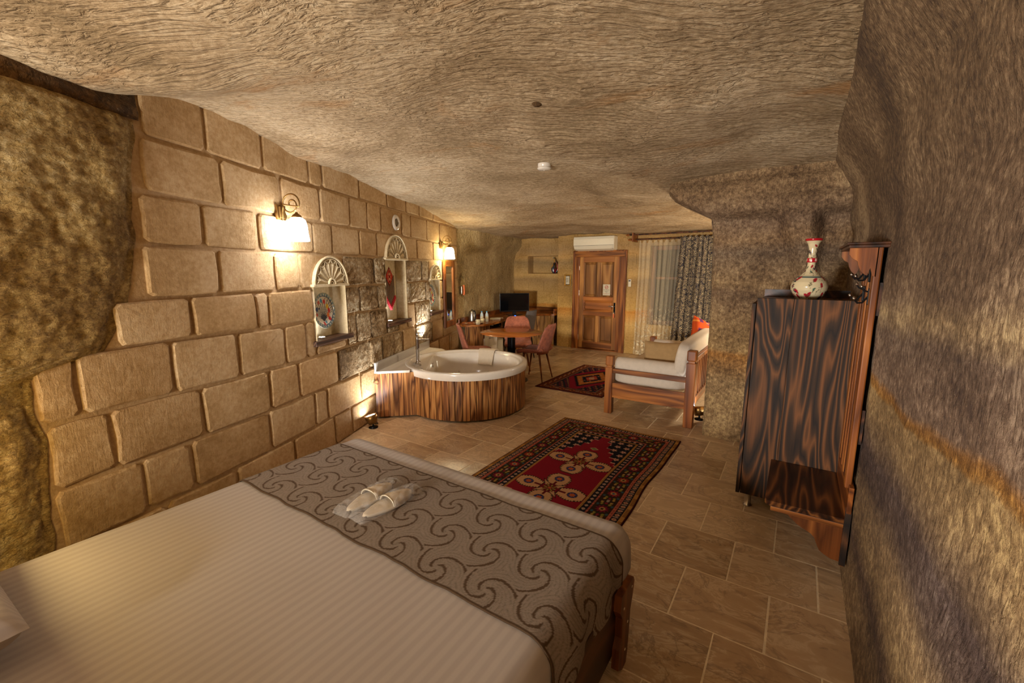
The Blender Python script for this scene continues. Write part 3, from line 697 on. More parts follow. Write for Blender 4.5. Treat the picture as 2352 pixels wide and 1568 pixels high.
def decor(seed, ground='#d8ccb0', n=26, rad=.014, zmax=.36, cols=('#a02018', '#1c2c5a', '#2e5a4a', '#c08028', '#101018')):
    r = random.Random(seed); P = [(r.uniform(-.1, .1), r.uniform(-.1, .1), r.uniform(0, zmax), L3(r.choice(cols)), rad*r.uniform(.6, 1.3)) for _ in range(n)]
    def fn(co):
        out = np.tile(L3(ground), (len(co), 1))
        for x, y, z, c, q in P:
            d = np.sqrt((co[:, 0]-x)**2+(co[:, 1]-y)**2+((co[:, 2]-z)*.8)**2); out[d < q*2.0] = c; out[d < q*.6] = L3('#e8e0d0')
        return out
    return fn
paint(body, decor(4, '#3a3c40', 60, .02)); paint(hd, lambda co: np.where(co[:, 2:3] > .20, L3('#7a3a28'), np.where(co[:, 2:3] > .08, L3('#9a1420'), L3('#2c3a38'))))

# ------------------------------------------------------------------ things on the stone wall
def wthing(name, label, cat, s, out, z, group=None): return thing(name, label, cat, W(s, out, z), WA, group)
for i, (s0, s1) in enumerate(((-1.07, -.47), (.29, .94), (1.65, 2.17))):
    o = box('niche_shelf', (0, 0, 0), (s1-s0, .15, .045), M['sillw'], None, .004)
    o.location = W(s0, .045, 1.008); o.rotation_euler = (0, 0, WA)
    tag(o, ['dark wooden sill board below the oval plate niche nearest the bed', 'dark wooden sill board below the red woven tassel hanging', 'dark wooden sill board of the farthest niche, beside the mirror'][i], 'shelf', 'sill boards of the wall niches')
for i, s in enumerate((-.86, .50, 1.82)):
    o = wthing('niche_light', ['round niche spotlight lit below the plate nearest the bed', 'round niche spotlight lit below the red tassels', 'round niche spotlight lit in the farthest niche'][i], 'lamp', s, -.045, 1.054, 'spotlights in the wall niches')
    MB().lathe([(0, 0), (.036, 0), (.038, .004), (.034, .010), (.026, .012)], n=20).build('rim', M['steel'], o)
    MB().lathe([(.026, .0115), (0, .013)], n=20).build('lens', M['led'], o)
def plate_fn(rx, rz):
    r = random.Random(5)
    def fn(co):
        x = co[:, 0]/rx; z = co[:, 2]/rz; d = np.hypot(x, z); out = np.tile(L3('#d6cdb8'), (len(co), 1)); th = np.arctan2(z, x)
        out[(d > .84)] = L3('#5a7a8a'); out[(d > .84) & (np.sin(th*26) > .2)] = L3('#b8bcae'); out[(d > .95)] = L3('#8a9488')
        out[(d < .84) & (d > .80)] = L3('#2a3c50')
        # stems
        for k in range(15):
            a0 = R(90+(k-7)*15); L = .55+.2*r.random()
            px = (z+.62); cx = np.tan(R((k-7)*7))*px*(1+px*.5)
            m = (np.abs(x-cx) < .026) & (px > 0) & (np.hypot(x, z) < .78) & (px < L*1.9); out[m] = L3('#28303c')
        for fx, fz, c, s in ((.18, .5, '#c02020', .11), (.42, .22, '#d8b020', .12), (.55, -.02, '#c01c20', .12), (.42, -.28, '#d86a20', .12), (.5, -.48, '#b82028', .10), (-.1, .58, '#4a8aa8', .10), (-.32, .48, '#c05040', .09), (-.55, .1, '#28406a', .11), (-.6, -.2, '#c04838', .08), (-.05, -.74, '#b83040', .09), (.15, -.66, '#4a8aa8', .07), (-.35, .12, '#283a5a', .06)):
            dd = np.hypot(x-fx, (z-fz)*.8); out[dd < s] = L3(c)
        return out
    return fn
def plate(s, z, rx, rz, label):
    b = MB(); n = 120; prof = [(0, .0), (.1, 0), (.2, 0), (.3, 0), (.4, 0), (.5, 0), (.6, 0), (.66, 0), (.72, -.004), (.76, -.008), (.80, -.012), (.84, -.015), (.88, -.017), (.92, -.018), (.96, -.018), (1, -.017)]
    pp = []
    for a, c in zip(prof, prof[1:]):
        for q in range(3): pp.append((a[0]+(c[0]-a[0])*q/3, a[1]+(c[1]-a[1])*q/3))
    pp.append(prof[-1]); back = [(.9, -.010), (.5, .012), (0, .012)]
    vs = []
    for r_, y in pp+back:
        for k in range(n):
            th = 2*PI*k/n; q = r_*(1+(.02*abs(math.sin(th*11)) if r_ > .88 else 0)); vs.append((q*rx*math.cos(th), y, q*rz*math.sin(th)))
    R_ = len(pp+back); fs = [(i*n+k, i*n+(k+1) % n, (i+1)*n+(k+1) % n, (i+1)*n+k) for i in range(R_-1) for k in range(n)]
    o = b.add(vs, fs, True).build('ceramic_plate', M['glaze']); o.location = W(s, -.055, z); o.rotation_euler = (R(-4), 0, WA)
    paint(o, plate_fn(rx, rz)); tag(o, label, 'plate', 'painted plates in the wall niches')
plate(-.80, 1.305, .162, .164, 'scalloped ceramic plate with painted tulips in the wall niche nearest the bed')
plate(1.86, 1.30, .165, .165, 'painted ceramic plate in the farthest wall niche, left of the mirror')
# woven tassel hanging
th = wthing('woven_tassel_hanging', 'red woven diamond wall hanging with beaded strings and red tassels in the tall niche', 'wall hanging', .57, -.07, 1.42)
dz, dx = .125, .105
b = MB().grid(lambda u, v: ((u-.5)*2*dx*(1-abs(2*v-1)), -.004-.003*math.cos(PI*(u-.5)), dz*(2*v-1)+.18), 40, 60)
dmd = b.build('woven_diamond', M['kilim'], th)
def dfn(co):
    x = co[:, 0]/dx; z = (co[:, 2]-.18)/dz; e = np.abs(x)+np.abs(z); out = np.tile(L3('#a83420'), (len(co), 1))
    out[e > .9] = L3('#3a1410'); m = (np.abs(x)*1.6+np.abs(np.mod(z*1.9+.95, .95)-.475)*1.1 < .38) & (e < .75); out[m] = L3('#c88a60')
    m = (np.abs(x)*1.6+np.abs(np.mod(z*1.9+.95, .95)-.475)*1.1 < .56) & (e < .85) & ~m; out[m] = L3('#4a1018')
    m = (np.abs(np.abs(x)-.33) < .06) & (np.mod(z*9, 1) < .45) & (e < .8); out[m] = L3('#e0a080'); return out
paint(dmd, dfn)
for k in range(13):
    x = (k-6)*.0185; top = .18-dz*(1-abs(x)/dx*.98); ln = .20+.012*(6-abs(k-6))*1.0; bot = -.105-.021*(6-abs(k-6))
    st = MB().tube([(x, -.006, top+.01), (x*1.02, -.008, bot+.05)], .0036, 6).build('bead_string', M['string'], th)
    MB().lathe([(.004, .05), (.010, .045), (.013, .03), (.016, .0), (.0, .0)], n=9).build('tassel', M['red'], th); LAST[0].location = (x*1.02, -.012, bot)
# wall sconces
def sconce(s, z, label, m_):
    r = wthing('wall_sconce', label, 'wall lamp', s, 0, z, 'brass wall lamps on the stone wall')
    b = MB(); b.prism([(-.045, -.055), (-.06, -.02), (-.045, .01), (-.05, .055), (.05, .055), (.045, .01), (.06, -.02), (.045, -.055)], 'y', -.022, -.034)
    b.box((-.03, -.045, -.045), (.03, -.03, .045), .004); b.build('back_plate', M['brass'], r)
    pts = [(0, -.04, -.06), (0, -.045, 0), (0, -.055, .06)]
    for k in range(13):
        a = R(200-200*k/12*1.05); pts.append((0, -.125+.072*math.cos(a), .065+.072*math.sin(a)))
    for k in range(1, 20):
        a = R(-10)-R(360)*k/19*1.0; q = .072*(1-k/19*.78)+.0; pts.append((0, -.125+.0*k-q*-math.cos(a)*1.0+(.0), .060+q*math.sin(a)))
    MB().tube(pts, .0055, 8).build('scroll_arm', M['brass'], r)
    MB().lathe([(.008, .0), (.012, -.01), (.03, -.022), (.040, -.040), (.038, -.042)], (0, -.165, .0), 20).build('cap', M['brass'], r)
    MB().lathe([(.036, -.040), (.060, -.06), (.070, -.10), (.074, -.16), (.082, -.215), (.076, -.218), (.06, -.20)], (0, -.165, 0), 28).build('glass_shade', m_, r, 'glowing white glass shade')
    return r
sconce(-1.36, 2.12, 'brass scroll wall lamp glowing above the plate niche, nearest the bed', M['glow'])
sconce(2.17, 2.07, 'brass scroll wall lamp glowing above the tall mirror', M['glow2'])
# round wall vent
v_ = wthing('wall_vent', 'round white speaker grille set in the upper stone wall', 'vent', .63, .022, 2.25); v_.rotation_euler = (0, 0, WA)
b = MB().lathe([(.045, .010), (.062, .022), (.088, .016), (.094, .0)], n=32); b.build('rim', M['white'], v_).rotation_euler = (R(90), 0, 0)
b = MB()
for k in range(9): b.box((-.042+.0105*k-.002, -.017, -.04*math.sin(PI*(k+.6)/9.2)), (-.042+.0105*k+.002, -.008, .04*math.sin(PI*(k+.6)/9.2)))
b.build('grille', M['steel'], v_); MB().lathe([(0, .004), (.048, .005)], n=24).build('throat', M['black'], v_).rotation_euler = (R(90), 0, 0)
# mirror
mr = wthing('wall_mirror', 'tall narrow mirror in a brown wooden frame beside the farthest niche', 'mirror', 2.20, .028, .745); mr.rotation_euler = (0, 0, WA)
mw, mh = .52, 1.09
for q in [((0, -.03, 0), (.085, 0, mh)), ((mw-.085, -.03, 0), (mw, 0, mh))]: box('frame_side', *q, M['owood'], mr, .006)
for q in [((.085, -.03, 0), (mw-.085, 0, .10)), ((.085, -.03, mh-.10), (mw-.085, 0, mh))]: box('frame_rail', *q, M['owoodx'], mr, .006)
box('glass', (.08, -.012, .095), (mw-.08, -.006, mh-.095), M['mirror'], mr)
# flood light at the foot of the stone wall
def flood(loc, rz, tilt, label):
    r = thing('floor_spotlight', label, 'floor lamp', loc, rz, 'small floor spotlights')
    b = MB(); b.lathe([(.0, 0), (.045, 0), (.062, .055), (.066, .10), (.060, .10), (.052, .09)], n=26)
    o = b.build('housing', M['brass'], r); o.location = (0, 0, .045); o.rotation_euler = (tilt, 0, 0)
    o2 = MB().lathe([(.056, .092), (0, .094)], n=26).build('lens', M['led'], r); o2.location = (0, 0, .045); o2.rotation_euler = (tilt, 0, 0)
    MB().lathe([(0, 0), (.05, 0), (.05, .01), (.012, .016), (.010, .045)], n=20).build('base', M['blackmetal'], r)
    MB().tube([(.03, 0, .03), (.07, .02, .012), (.12, .01, .006), (.15, .05, .006)], .004, 6).build('cable', M['rubber'], r)
    return r
flood(W(-.34, .13, 0), WA, R(-16), 'small round floor spotlight lit at the foot of the stone wall by the tub')
flood((-.79, 4.93, .055), R(40), R(-18), 'small round floor spotlight lit behind the sofa at the rock pier')
sp_ = wthing('wall_tap', 'small chrome tap stub low on the stone wall left of the tub', 'tap', -.10, .028, .42)
MB().tube([(0, 0, 0), (0, -.05, 0)], .008, 8).build('spout', M['chrome'], sp_); MB().tube([(-.02, -.045, .0), (.02, -.045, 0)], .006, 8).build('lever', M['chrome'], sp_)

# ------------------------------------------------------------------ round tub with plank apron
TC = Vector((-3.41, 4.12, 0)); TR = .76; TZ = .565
tub = thing('bathtub', 'round white bathtub with a brown vertical plank apron', 'bathtub', TC)
th0 = math.atan2(-.45, -.58)
NN = 96
def rin(th, base=.665):
    d = math.cos(th-th0); return min(base, .47/d) if d > .01 else base
loops = [(lambda t: (.752, .480)), (lambda t: (.757, .50)), (lambda t: (.760, .545)), (lambda t: (.755, .560)), (lambda t: (.745, .566)), (lambda t: (.705, .567)), (lambda t: (.690, .562)),
         (lambda t: (.684, .548)), (lambda t: (min(.678, rin(t)+.014), .543)), (lambda t: (rin(t), .540)), (lambda t: (rin(t)-.012, .525)), (lambda t: (rin(t)*.955, .44)), (lambda t: (rin(t)*.92, .33)),
         (lambda t: (rin(t)*.88, .24)), (lambda t: (rin(t)*.80, .19)), (lambda t: (rin(t)*.6, .17)), (lambda t: (rin(t)*.3, .165))]
vs = []; 
for lp in loops:
    for k in range(NN):
        t_ = 2*PI*k/NN; r_, z_ = lp(t_); vs.append((r_*math.cos(t_), r_*math.sin(t_), z_))
vs.append((0, 0, .163)); nl = len(loops)
fs = [(i*NN+k, i*NN+(k+1) % NN, (i+1)*NN+(k+1) % NN, (i+1)*NN+k) for i in range(nl-1) for k in range(NN)] + [((nl-1)*NN+k, (nl-1)*NN+(k+1) % NN, nl*NN) for k in range(NN)]
MB().add(vs, fs, True).build('shell', M['white'], tub)
rp = random.Random(21); a_ = 0.0; mats_p = []
while a_ < 2*PI-.03:
    wdt = rp.uniform(.060, .092)/.735; wdt = min(wdt, 2*PI-a_)
    g = .0030/.735; p = []
    ro, ri = .738+rp.uniform(-.002, .002), .716; a0, a1 = a_+g, a_+wdt-g
    am = (a0+a1)/2
    pts = [(ri*math.cos(a0), ri*math.sin(a0)), ((ro-.003)*math.cos(a0), (ro-.003)*math.sin(a0)), (ro*math.cos(a0+.004), ro*math.sin(a0+.004)), (ro*1.0006*math.cos(am), ro*1.0006*math.sin(am)), (ro*math.cos(a1-.004), ro*math.sin(a1-.004)), ((ro-.003)*math.cos(a1), (ro-.003)*math.sin(a1)), (ri*math.cos(a1), ri*math.sin(a1))]
    MB().prism(pts, 'z', .022, .492).build('plank', M['plank'], tub); a_ += wdt
MB().lathe([(.712, .03), (.712, .48)], n=48).build('inner_drum', M['rubber'], tub)
for a in (R(-75), R(-8), R(-140), R(60)): o = MB().lathe([(0, 0), (.016, 0), (.014, .006), (.006, .008), (.006, .03)], (.70*math.cos(a), .70*math.sin(a), 0), 10).build('foot', M['steel'], tub)
o = MB().lathe([(0, .012), (.03, .011), (.034, .004), (.034, 0)], n=20).build('overflow_cap', M['chrome'], tub)
ov = th0-.42; o.location = (rin(ov)*.965*math.cos(ov), rin(ov)*.965*math.sin(ov), .46); o.rotation_euler = (0, R(-88), th0)
for k in range(5):
    a = R(20+k*40); MB().lathe([(0, .01), (.011, .008), (.012, 0)], n=12).build('jet', M['chrome'], tub)
    o = LAST[0]; o.location = (.60*math.cos(a), .60*math.sin(a), .28); o.rotation_euler = (0, R(-80), a)
# faucet on the tub ledge
fa = thing('tub_faucet', 'tall chrome waterfall faucet standing on the tub ledge', 'faucet', (-3.875, 3.735, .543), th0+PI)
MB().lathe([(.034, 0), (.034, .012), (.026, .016), (.023, .03), (.022, .16), (.024, .17), (.022, .19), (.023, .30), (.021, .33), (0, .333)], n=20).build('column', M['chrome'], fa)
MB().box((-.01, -.030, .288), (.15, .030, .300), .004).build('spout_tray', M['chrome'], fa)
MB().tube([(0, 0, .33), (0, 0, .36), (-.02, 0, .37), (.07, 0, .375)], .007, 8).build('lever', M['chrome'], fa)
for k in range(4): MB().tube([(.05+.022*k, .025*(1 if k % 2 else -1), .30), (.05+.022*k, .025*(1 if k % 2 else -1), .35)], .004, 6).build('rail_post', M['chrome'], fa)
hs = thing('hand_shower', 'small chrome hand shower lying on the tub ledge beside the faucet', 'shower head', (-3.80, 3.62, .548), th0+PI-.9)
MB().tube([(0, 0, .01), (.05, .01, .014), (.11, .0, .014)], [.010, .008, .016], 8).build('handle', M['chrome'], hs); MB().lathe([(0, 0), (.02, 0), (.018, .018), (0, .02)], (-.02, 0, 0), 12).build('valve', M['chrome'], hs)
# towel over the far rim
def tw(u, v):
    a = R(104)+.36*(u-.5); k = v*.60
    if k < .12: r_, z_ = .765, .50+k*.55
    elif k < .24: q = (k-.12)/.12; r_, z_ = .765-.10*q, .574+.006*math.sin(PI*q)
    else: q = (k-.24)/.36; r_, z_ = .664-.090*q**.8, .574-.19*q
    a += (v-.5)*-.02
    return (r_*math.cos(a), r_*math.sin(a), z_+.003*nz(u*6, v*6, 1))
o = MB().thick(tw, 20, 40, .012).build('towel', M['towel']); o.location = TC; tag(o, 'cream hand towel draped over the far rim of the round tub', 'towel')
# deck between tub and stone wall (wall frame: s along, out towards the room)
dk = thing('tub_deck', 'white veined marble ledge with plank front between stone wall and tub', 'ledge', WP, WA)
cs, co_ = .693, .873
arc = [(cs+.725*math.cos(a), co_+.725*math.sin(a)) for a in [R(222+k*9) for k in range(12)]]
top = [(-.085, .03), (-.085, .075), (.05, .385)] + arc + [(1.42, .28), (1.50, .03)]
MB().prism([(s, -o_) for s, o_ in top], 'z', .533, .556).build('marble_top', M['marble'], dk)
box('splash_back', (-.085, -.055, .556), (1.50, -.032, .655), M['marble'], dk, .002)
MB().prism([(s, -o_) for s, o_ in [(-.088, .073), (-.083, .078), (.055, .392), (.06, .385)]], 'z', .530, .558).build('edge_trim', M['white'], dk)
q0 = Vector((-.075, .03)); q1 = Vector((.085, .44)); q2 = Vector((.10, .455)); dd = (q1-q0).normalized(); nn = Vector((-dd.y, dd.x))
Lp = (q1-q0).length; x = 0
for wd_ in (.038, .036, .062, .058, .060, .060, .057, .062, .06):
    e_ = min(x+wd_, Lp+.02); P4 = [q0+dd*(x+.0015), q0+dd*(e_-.0015), q0+dd*(e_-.0015)-nn*.018, q0+dd*(x+.0015)-nn*.018]
    MB().prism([(p.x, -p.y) for p in P4][::-1], 'z', .02, .531).build('plank', M['plank'], dk); x = e_

# ------------------------------------------------------------------ rugs
def crop(x, a, b): return (x > a) & (x < b)
def rug_colors(u, v, Wd, Ln, kind):
    """u across 0..Wd, v along 0..Ln; returns rgb array"""
    d = np.minimum(np.minimum(u, Wd-u), np.minimum(v, Ln-v))
    side = np.minimum(u, Wd-u) < np.minimum(v, Ln-v); run = np.where(side, v, u)
    out = np.tile(L3('#3a1210'), (len(u), 1)); S = lambda m, h: out.__setitem__(m, L3(h))
    navy, pink, ylw, red, brown, cream = '#14141f', '#b0604a', '#a87a3c', '#7c1022', '#2c1c14', '#b08a68'
    if kind == 1:
        S(d > .010, ylw); S((d > .012) & (d < .036) & (np.mod(run, .012) < .004), '#4a2014')
        S(d > .040, navy); rr = np.mod(run, .062)-.031; dd_ = d-.068
        S(crop(d, .045, .092) & (np.hypot(rr, dd_*1.0) < .016), cream); S(crop(d, .045, .092) & (np.hypot(rr, dd_) < .006), '#8a2030'); S(crop(d, .05, .09) & (np.abs(rr) > .026), '#a08878')
        S(d > .095, pink); S(crop(d, .097, .113) & (np.mod(run, .010) < .0035), '#4a1414')
        S(d > .117, brown); per = .245; k = np.floor(run/per); rr = np.mod(run, per)-per/2; dd_ = d-.185
        r2 = np.hypot(rr, dd_); an_ = np.arctan2(dd_, rr)
        fl = r2 < .040*(1+.25*np.sin(an_*10)); kc = np.mod(k, 3)
        m = crop(d, .117, .253)
        S(m & fl & (kc == 0), '#8a1c2c'); S(m & fl & (kc == 1), '#903020'); S(m & fl & (kc == 2), '#7c1830')
        S(m & (r2 < .022), '#b08a4a'); S(m & (r2 < .012) & (kc == 0), '#2c4a70'); S(m & (r2 < .012) & (kc != 0), '#3a1a14')
        for a_o, b_o, c_ in ((.072, .030, '#8a8030'), (.072, -.030, '#8a8030'), (.098, .034, '#a88440'), (.098, -.034, '#a88440'), (.118, .0, '#a08878'), (.085, 0, '#8a2030'), (.055, .052, '#2a5058'), (.055, -.052, '#2a5058')):
            S(m & (np.hypot((np.abs(rr)-a_o)*1.0, (dd_-b_o)*1.2) < .013), c_)
        S(m & (np.mod(run*1.0+d*.7, .031) < .003) & (r2 > .045), '#4a3a20')
        S(d > .256, pink); S(crop(d, .258, .270) & (np.mod(run, .010) < .0035), '#4a1414')
        S(d > .274, navy); rr = np.mod(run, .052)-.026; dd_ = d-.296
        S(crop(d, .278, .316) & (np.hypot(rr, dd_) < .013), '#b09880'); S(crop(d, .278, .316) & (np.hypot(rr, dd_) < .005), '#803040')
        S(d > .320, ylw); S(crop(d, .322, .336) & (np.mod(run, .009) < .003), '#5a3018')
        S(d > .340, red)
        # stepped navy corners at each end
        fu = (u-.34); FW = Wd-.68; fv = np.minimum(v, Ln-v)-.34; cx = np.abs(fu-FW/2)
        ends = np.where(v > Ln/2, .53, .15)
        stp = .052; st = np.floor(cx/ (stp*.9))*stp
        lim = ends*np.clip((st/(FW/2)), 0, 1)**.9*1.05 + .02
        cor = (d > .340) & (fv < np.floor(lim/.046)*.046) & (cx > .05)
        edge_ = (d > .340) & (fv < np.floor(lim/.046)*.046+.010) & (cx > .042)
        S(edge_ & ~cor, '#c0907a'); S(cor, '#10121c')
        gx = np.mod(fu+.02, .088)-.044; gy = np.mod(fv+.0, .095)-.0475; rr_ = np.hypot(gx, gy); an2 = np.arctan2(gy, gx)
        S(cor & (rr_ < .024*(1+.3*np.sin(an2*5))), '#b88e74'); S(cor & (rr_ < .007), '#7a2030')
        fld = (d > .345) & ~cor
        for cv in (Ln-.985, Ln-1.54):
            X = u-Wd/2; Y = v-cv
            for k4, (lx, ly, hl, hw) in enumerate(((.185, 0, .112, .092), (-.185, 0, .112, .092), (0, .160, .098, .100), (0, -.160, .098, .100))):
                if lx: al_ = (X-lx)*np.sign(lx); ac_ = Y
                else: al_ = (Y-ly)*np.sign(ly); ac_ = X
                wdt = hw*np.clip(.62+.5*(al_+hl)/(hl), 0, 1.0)*np.where(al_ > hl*.35, 1-.45*(al_-hl*.35)/(hl*.65), 1)
                m = fld & (np.abs(al_) < hl) & (np.abs(ac_) < wdt); S(m, '#12180f')
                tooth = .006*np.sign(np.sin(al_*300))
                S(fld & (np.abs(al_) < hl-.010) & (np.abs(ac_) < wdt-.012+tooth), '#b98f66')
                r3 = np.hypot(al_-.01, ac_); S(fld & (r3 < .042), '#2a1420'); S(fld & (r3 < .037) & (np.sin(np.arctan2(ac_, al_-.01)*8) > -.3), '#34447c'); S(fld & (r3 < .022), '#a8502a')
                S(fld & (np.abs(ac_) < .010) & (al_ < -.045) & (al_ > -hl-.01), '#5a1018')
            st_ = np.minimum(np.abs(X+Y)/.20+np.abs(X-Y)/.045, np.abs(X-Y)/.20+np.abs(X+Y)/.045); S(fld & (st_ < 1.2), '#201412'); S(fld & (st_ < 1), '#b98f66'); S(fld & (st_ < .55) , '#1c2414'); S(fld & (st_ < .42), '#b98f66')
            r4 = np.hypot(X, Y); a4 = np.arctan2(Y, X); S(fld & (r4 < .058), '#5a1018'); S(fld & (r4 < .054) & (np.abs(np.sin(a4*4)) < .45), '#8c8638'); S(fld & (r4 < .014), '#b05030')
        X = u-Wd/2; Y = v-(Ln-.66); S(fld & (np.abs(X)/.045+np.abs(Y)/.035 < 1), '#a08860'); S(fld & (np.abs(X)/.03+np.abs(Y)/.02 < 1), '#5a6a3a')
    else:
        S(d > .008, '#4a1a14'); S(d > .03, '#5a2c18'); rr = np.mod(run, .16)-.08; dd_ = d-.09
        m = crop(d, .03, .155); S(m & (np.abs(rr)/.05+np.abs(dd_)/.045 < 1), '#a05a28'); S(m & (np.abs(rr)/.03+np.abs(dd_)/.026 < 1), '#2a1414'); S(m & (np.hypot(np.abs(rr)-.065, dd_) < .014), '#a08468'); S(m & (np.hypot(rr, dd_-.045) < .012), '#7a1c24')
        S(d > .155, '#14141f'); S(crop(d, .155, .175) & (np.mod(run, .02) < .008), '#a07858'); S(d > .19, '#1a1620')
        g1 = np.mod(u*9+np.floor(v*14)*.37, 1); g2 = np.mod(v*14, 1); S((d > .19) & (g1 < .28) & (g2 < .5), '#a0623a'); S((d > .19) & (crop(g1, .5, .66)) & (g2 > .4), '#7c1828')
        X = np.abs(u-Wd/2); Y = np.abs(v-Ln/2); zz = .012*np.sign(np.sin((u+v)*170))
        e = X/.36+Y/.72; S((d > .19) & (e < 1.10+zz), '#7c1022'); e2 = X/.30+Y/.55; S((d > .19) & (e2 < 1.02+zz*2), '#0e0e16'); S((d > .19) & (e2 < .85+zz*2), '#a86428')
        S((d > .19) & (X/.17+Y/.30 < 1+zz*3), '#14141f'); S((X/.10+Y/.18 < 1+zz*3), '#a03a20'); S((X/.05+Y/.09 < 1), '#b09070')
        S((d > .19) & (e2 < .80) & (np.hypot(np.mod(X, .09)-.045, np.mod(Y, .11)-.055) < .014), '#a08468')
    r = np.random.RandomState(1 if kind == 1 else 2); out *= (1+.18*(r.rand(len(u), 1)-.5)); return out*.92
def rug(x0, x1, y0, y1, kind, wob, label):
    Wd, Ln = x1-x0, y1-y0; nu = int(Wd/.0048); nv = int(Ln/.0058)
    xs_, ys_ = np.meshgrid(np.linspace(0, Wd, nu+1), np.linspace(0, Ln, nv+1)); u = xs_.ravel(); v = ys_.ravel()
    gx = x0+u + wob*(.5+.5*u/Wd)*(np.sin(v*4.2)*.6+np.sin(v*9+1)*.25)*np.clip((u/Wd)**2, 0, 1)*1.0
    gy = y0+v + wob*.5*np.sin(u*5)
    gz = .0095+.0016*np.sin(u*7+v*5)*np.sin(v*6.0)
    ed = np.minimum(np.minimum(u, Wd-u), np.minimum(v, Ln-v)); gz = np.where(ed < .001, .002, gz)
    me = bpy.data.meshes.new('rug'); n = len(u); co = np.stack([gx, gy, gz], 1)
    me.vertices.add(n); me.vertices.foreach_set('co', co.ravel())
    ii, jj = np.meshgrid(np.arange(nu), np.arange(nv)); a = (jj*(nu+1)+ii).ravel(); q = np.stack([a, a+1, a+nu+2, a+nu+1], 1)
    me.loops.add(q.size); me.polygons.add(len(q)); me.polygons.foreach_set('loop_start', np.arange(0, q.size, 4)); me.loops.foreach_set('vertex_index', q.ravel().astype(np.int32)); me.update(calc_edges=True)
    at = me.color_attributes.new('Col', 'FLOAT_COLOR', 'POINT'); c4 = np.ones((n, 4)); c4[:, :3] = rug_colors(u, v, Wd, Ln, kind); at.data.foreach_set('color', c4.ravel())
    me.materials.append(M['rug']); o = bpy.data.objects.new('oriental_rug', me); C.objects.link(o); return tag(o, label, 'rug')
rug(-2.12, -.845, 2.10, 4.31, 1, .018, 'crimson oriental rug with two cream medallions at the foot of the bed')
rug(-3.10, -2.06, 5.28, 7.03, 2, .006, 'dark red patterned rug with orange medallion in front of the sofa')

# ------------------------------------------------------------------ sofa
so = thing('wooden_sofa', 'wooden frame sofa with slatted back and cream cushions beside the rock pier', 'sofa', (0, 0, 0))
SX0, SX1, SY0, SY1 = -1.82, -.83, 4.735, 6.62
def post(x, y, h, w=.088):
    b = MB(); hw = w/2
    b.box((x-hw, y-hw, 0), (x+hw, y+hw, h-.135), .006); b.box((x-hw*.72, y-hw*.72, h-.15), (x+hw*.72, y+hw*.72, h-.09)); b.box((x-hw, y-hw, h-.115), (x+hw, y+hw, h), .013)
    return b.build('post', M['owood'], so)
post(SX0+.044, SY0+.044, .69); post(SX0+.044, SY1-.044, .69); post(SX1-.044, SY0+.044, .845, .095); post(SX1-.044, SY1-.044, .845, .095)
for y in (SY0+.02, SY1-.06):
    box('arm_rail', (SX0+.07, y, .49), (SX1-.07, y+.04, .545), M['owoodx'], so, .006); box('side_board', (SX0+.08, y, .225), (SX1-.08, y+.038, .375), M['owoodx'], so, .003); box('side_board', (SX0+.08, y+.004, .195), (SX1-.08, y+.034, .232), M['owoodx'], so, .002)
box('front_board', (SX0+.02, SY0+.08, .20), (SX0+.055, SY1-.08, .375), M['owoody'], so, .004)
box('back_rail', (SX1-.065, SY0+.08, .69), (SX1-.025, SY1-.08, .745), M['owoody'], so, .005); box('back_rail', (SX1-.065, SY0+.08, .20), (SX1-.025, SY1-.08, .29), M['owoody'], so, .005)
n_s = 16
for k in range(n_s): y = SY0+.14+(SY1-SY0-.28)*k/(n_s-1); box('back_slat', (SX1-.056, y-.018, .285), (SX1-.034, y+.018, .695), M['owood'], so, .003)
def cush(name, a, b_, ch, mat, label=None, tilt=0, seed=1, parent=None):
    sx, sy, sz = [(b_[i]-a[i])/2 for i in range(3)]; cx, cy, cz = [(b_[i]+a[i])/2 for i in range(3)]
    bm = bmesh.new(); bmesh.ops.create_cube(bm, size=2); bmesh.ops.subdivide_edges(bm, edges=bm.edges[:], cuts=9, use_grid_fill=True)
    for v in bm.verts:
        x, y, z = v.co; e = 6.0; n_ = (abs(x)**e+abs(y)**e+abs(z)**e)**(1/e)
        p = Vector((x, y, z))/n_ if n_ else v.co
        q = Vector((p.x*sx, p.y*sy, p.z*sz)); q += .006*Vector((nz(q.x, q.y, q.z+seed, 5), nz(q.y, q.z, q.x+seed, 5), nz(q.z, q.x, q.y+seed, 5)))
        v.co = q
    m = MB().add([v.co[:] for v in bm.verts], [[v.index for v in f.verts] for f in bm.faces], True); bm.free()
    o = m.build(name, mat, parent, label); o.location = (cx, cy, cz); o.rotation_euler = (0, tilt, 0); return o
def sitem(o, label, cat='cushion', g=None): return tag(o, label, cat, g)
sitem(cush('seat_cushion', (SX0+.01, SY0+.05, .355), (SX1-.08, SY1-.05, .515), .05, M['linen']), 'long cream seat cushion of the wooden sofa', 'cushion')
def bolster(y, label):
    b = MB(); n = 20; prof = [(.0, 0), (.5, 0), (.9, 0), (1, .012), (1, .03)]
    pts = []; L = .74
    xs_ = [(-L/2, .0), (-L/2+.002, .07), (-L/2+.012, .088), (-L/2+.04, .094), (0, .096), (L/2-.04, .094), (L/2-.012, .088), (L/2-.002, .07), (L/2, 0)]
    vs = [(x, r*math.cos(2*PI*k/n), r*.98*math.sin(2*PI*k/n)) for x, r in xs_ for k in range(n)]
    fs = [(i*n+k, i*n+(k+1) % n, (i+1)*n+(k+1) % n, (i+1)*n+k) for i in range(len(xs_)-1) for k in range(n)]
    o = b.add(vs, fs, True).build('bolster', M['linen']); o.location = (SX0+.455, y, .575); return tag(o, label, 'cushion', 'round bolsters of the sofa')
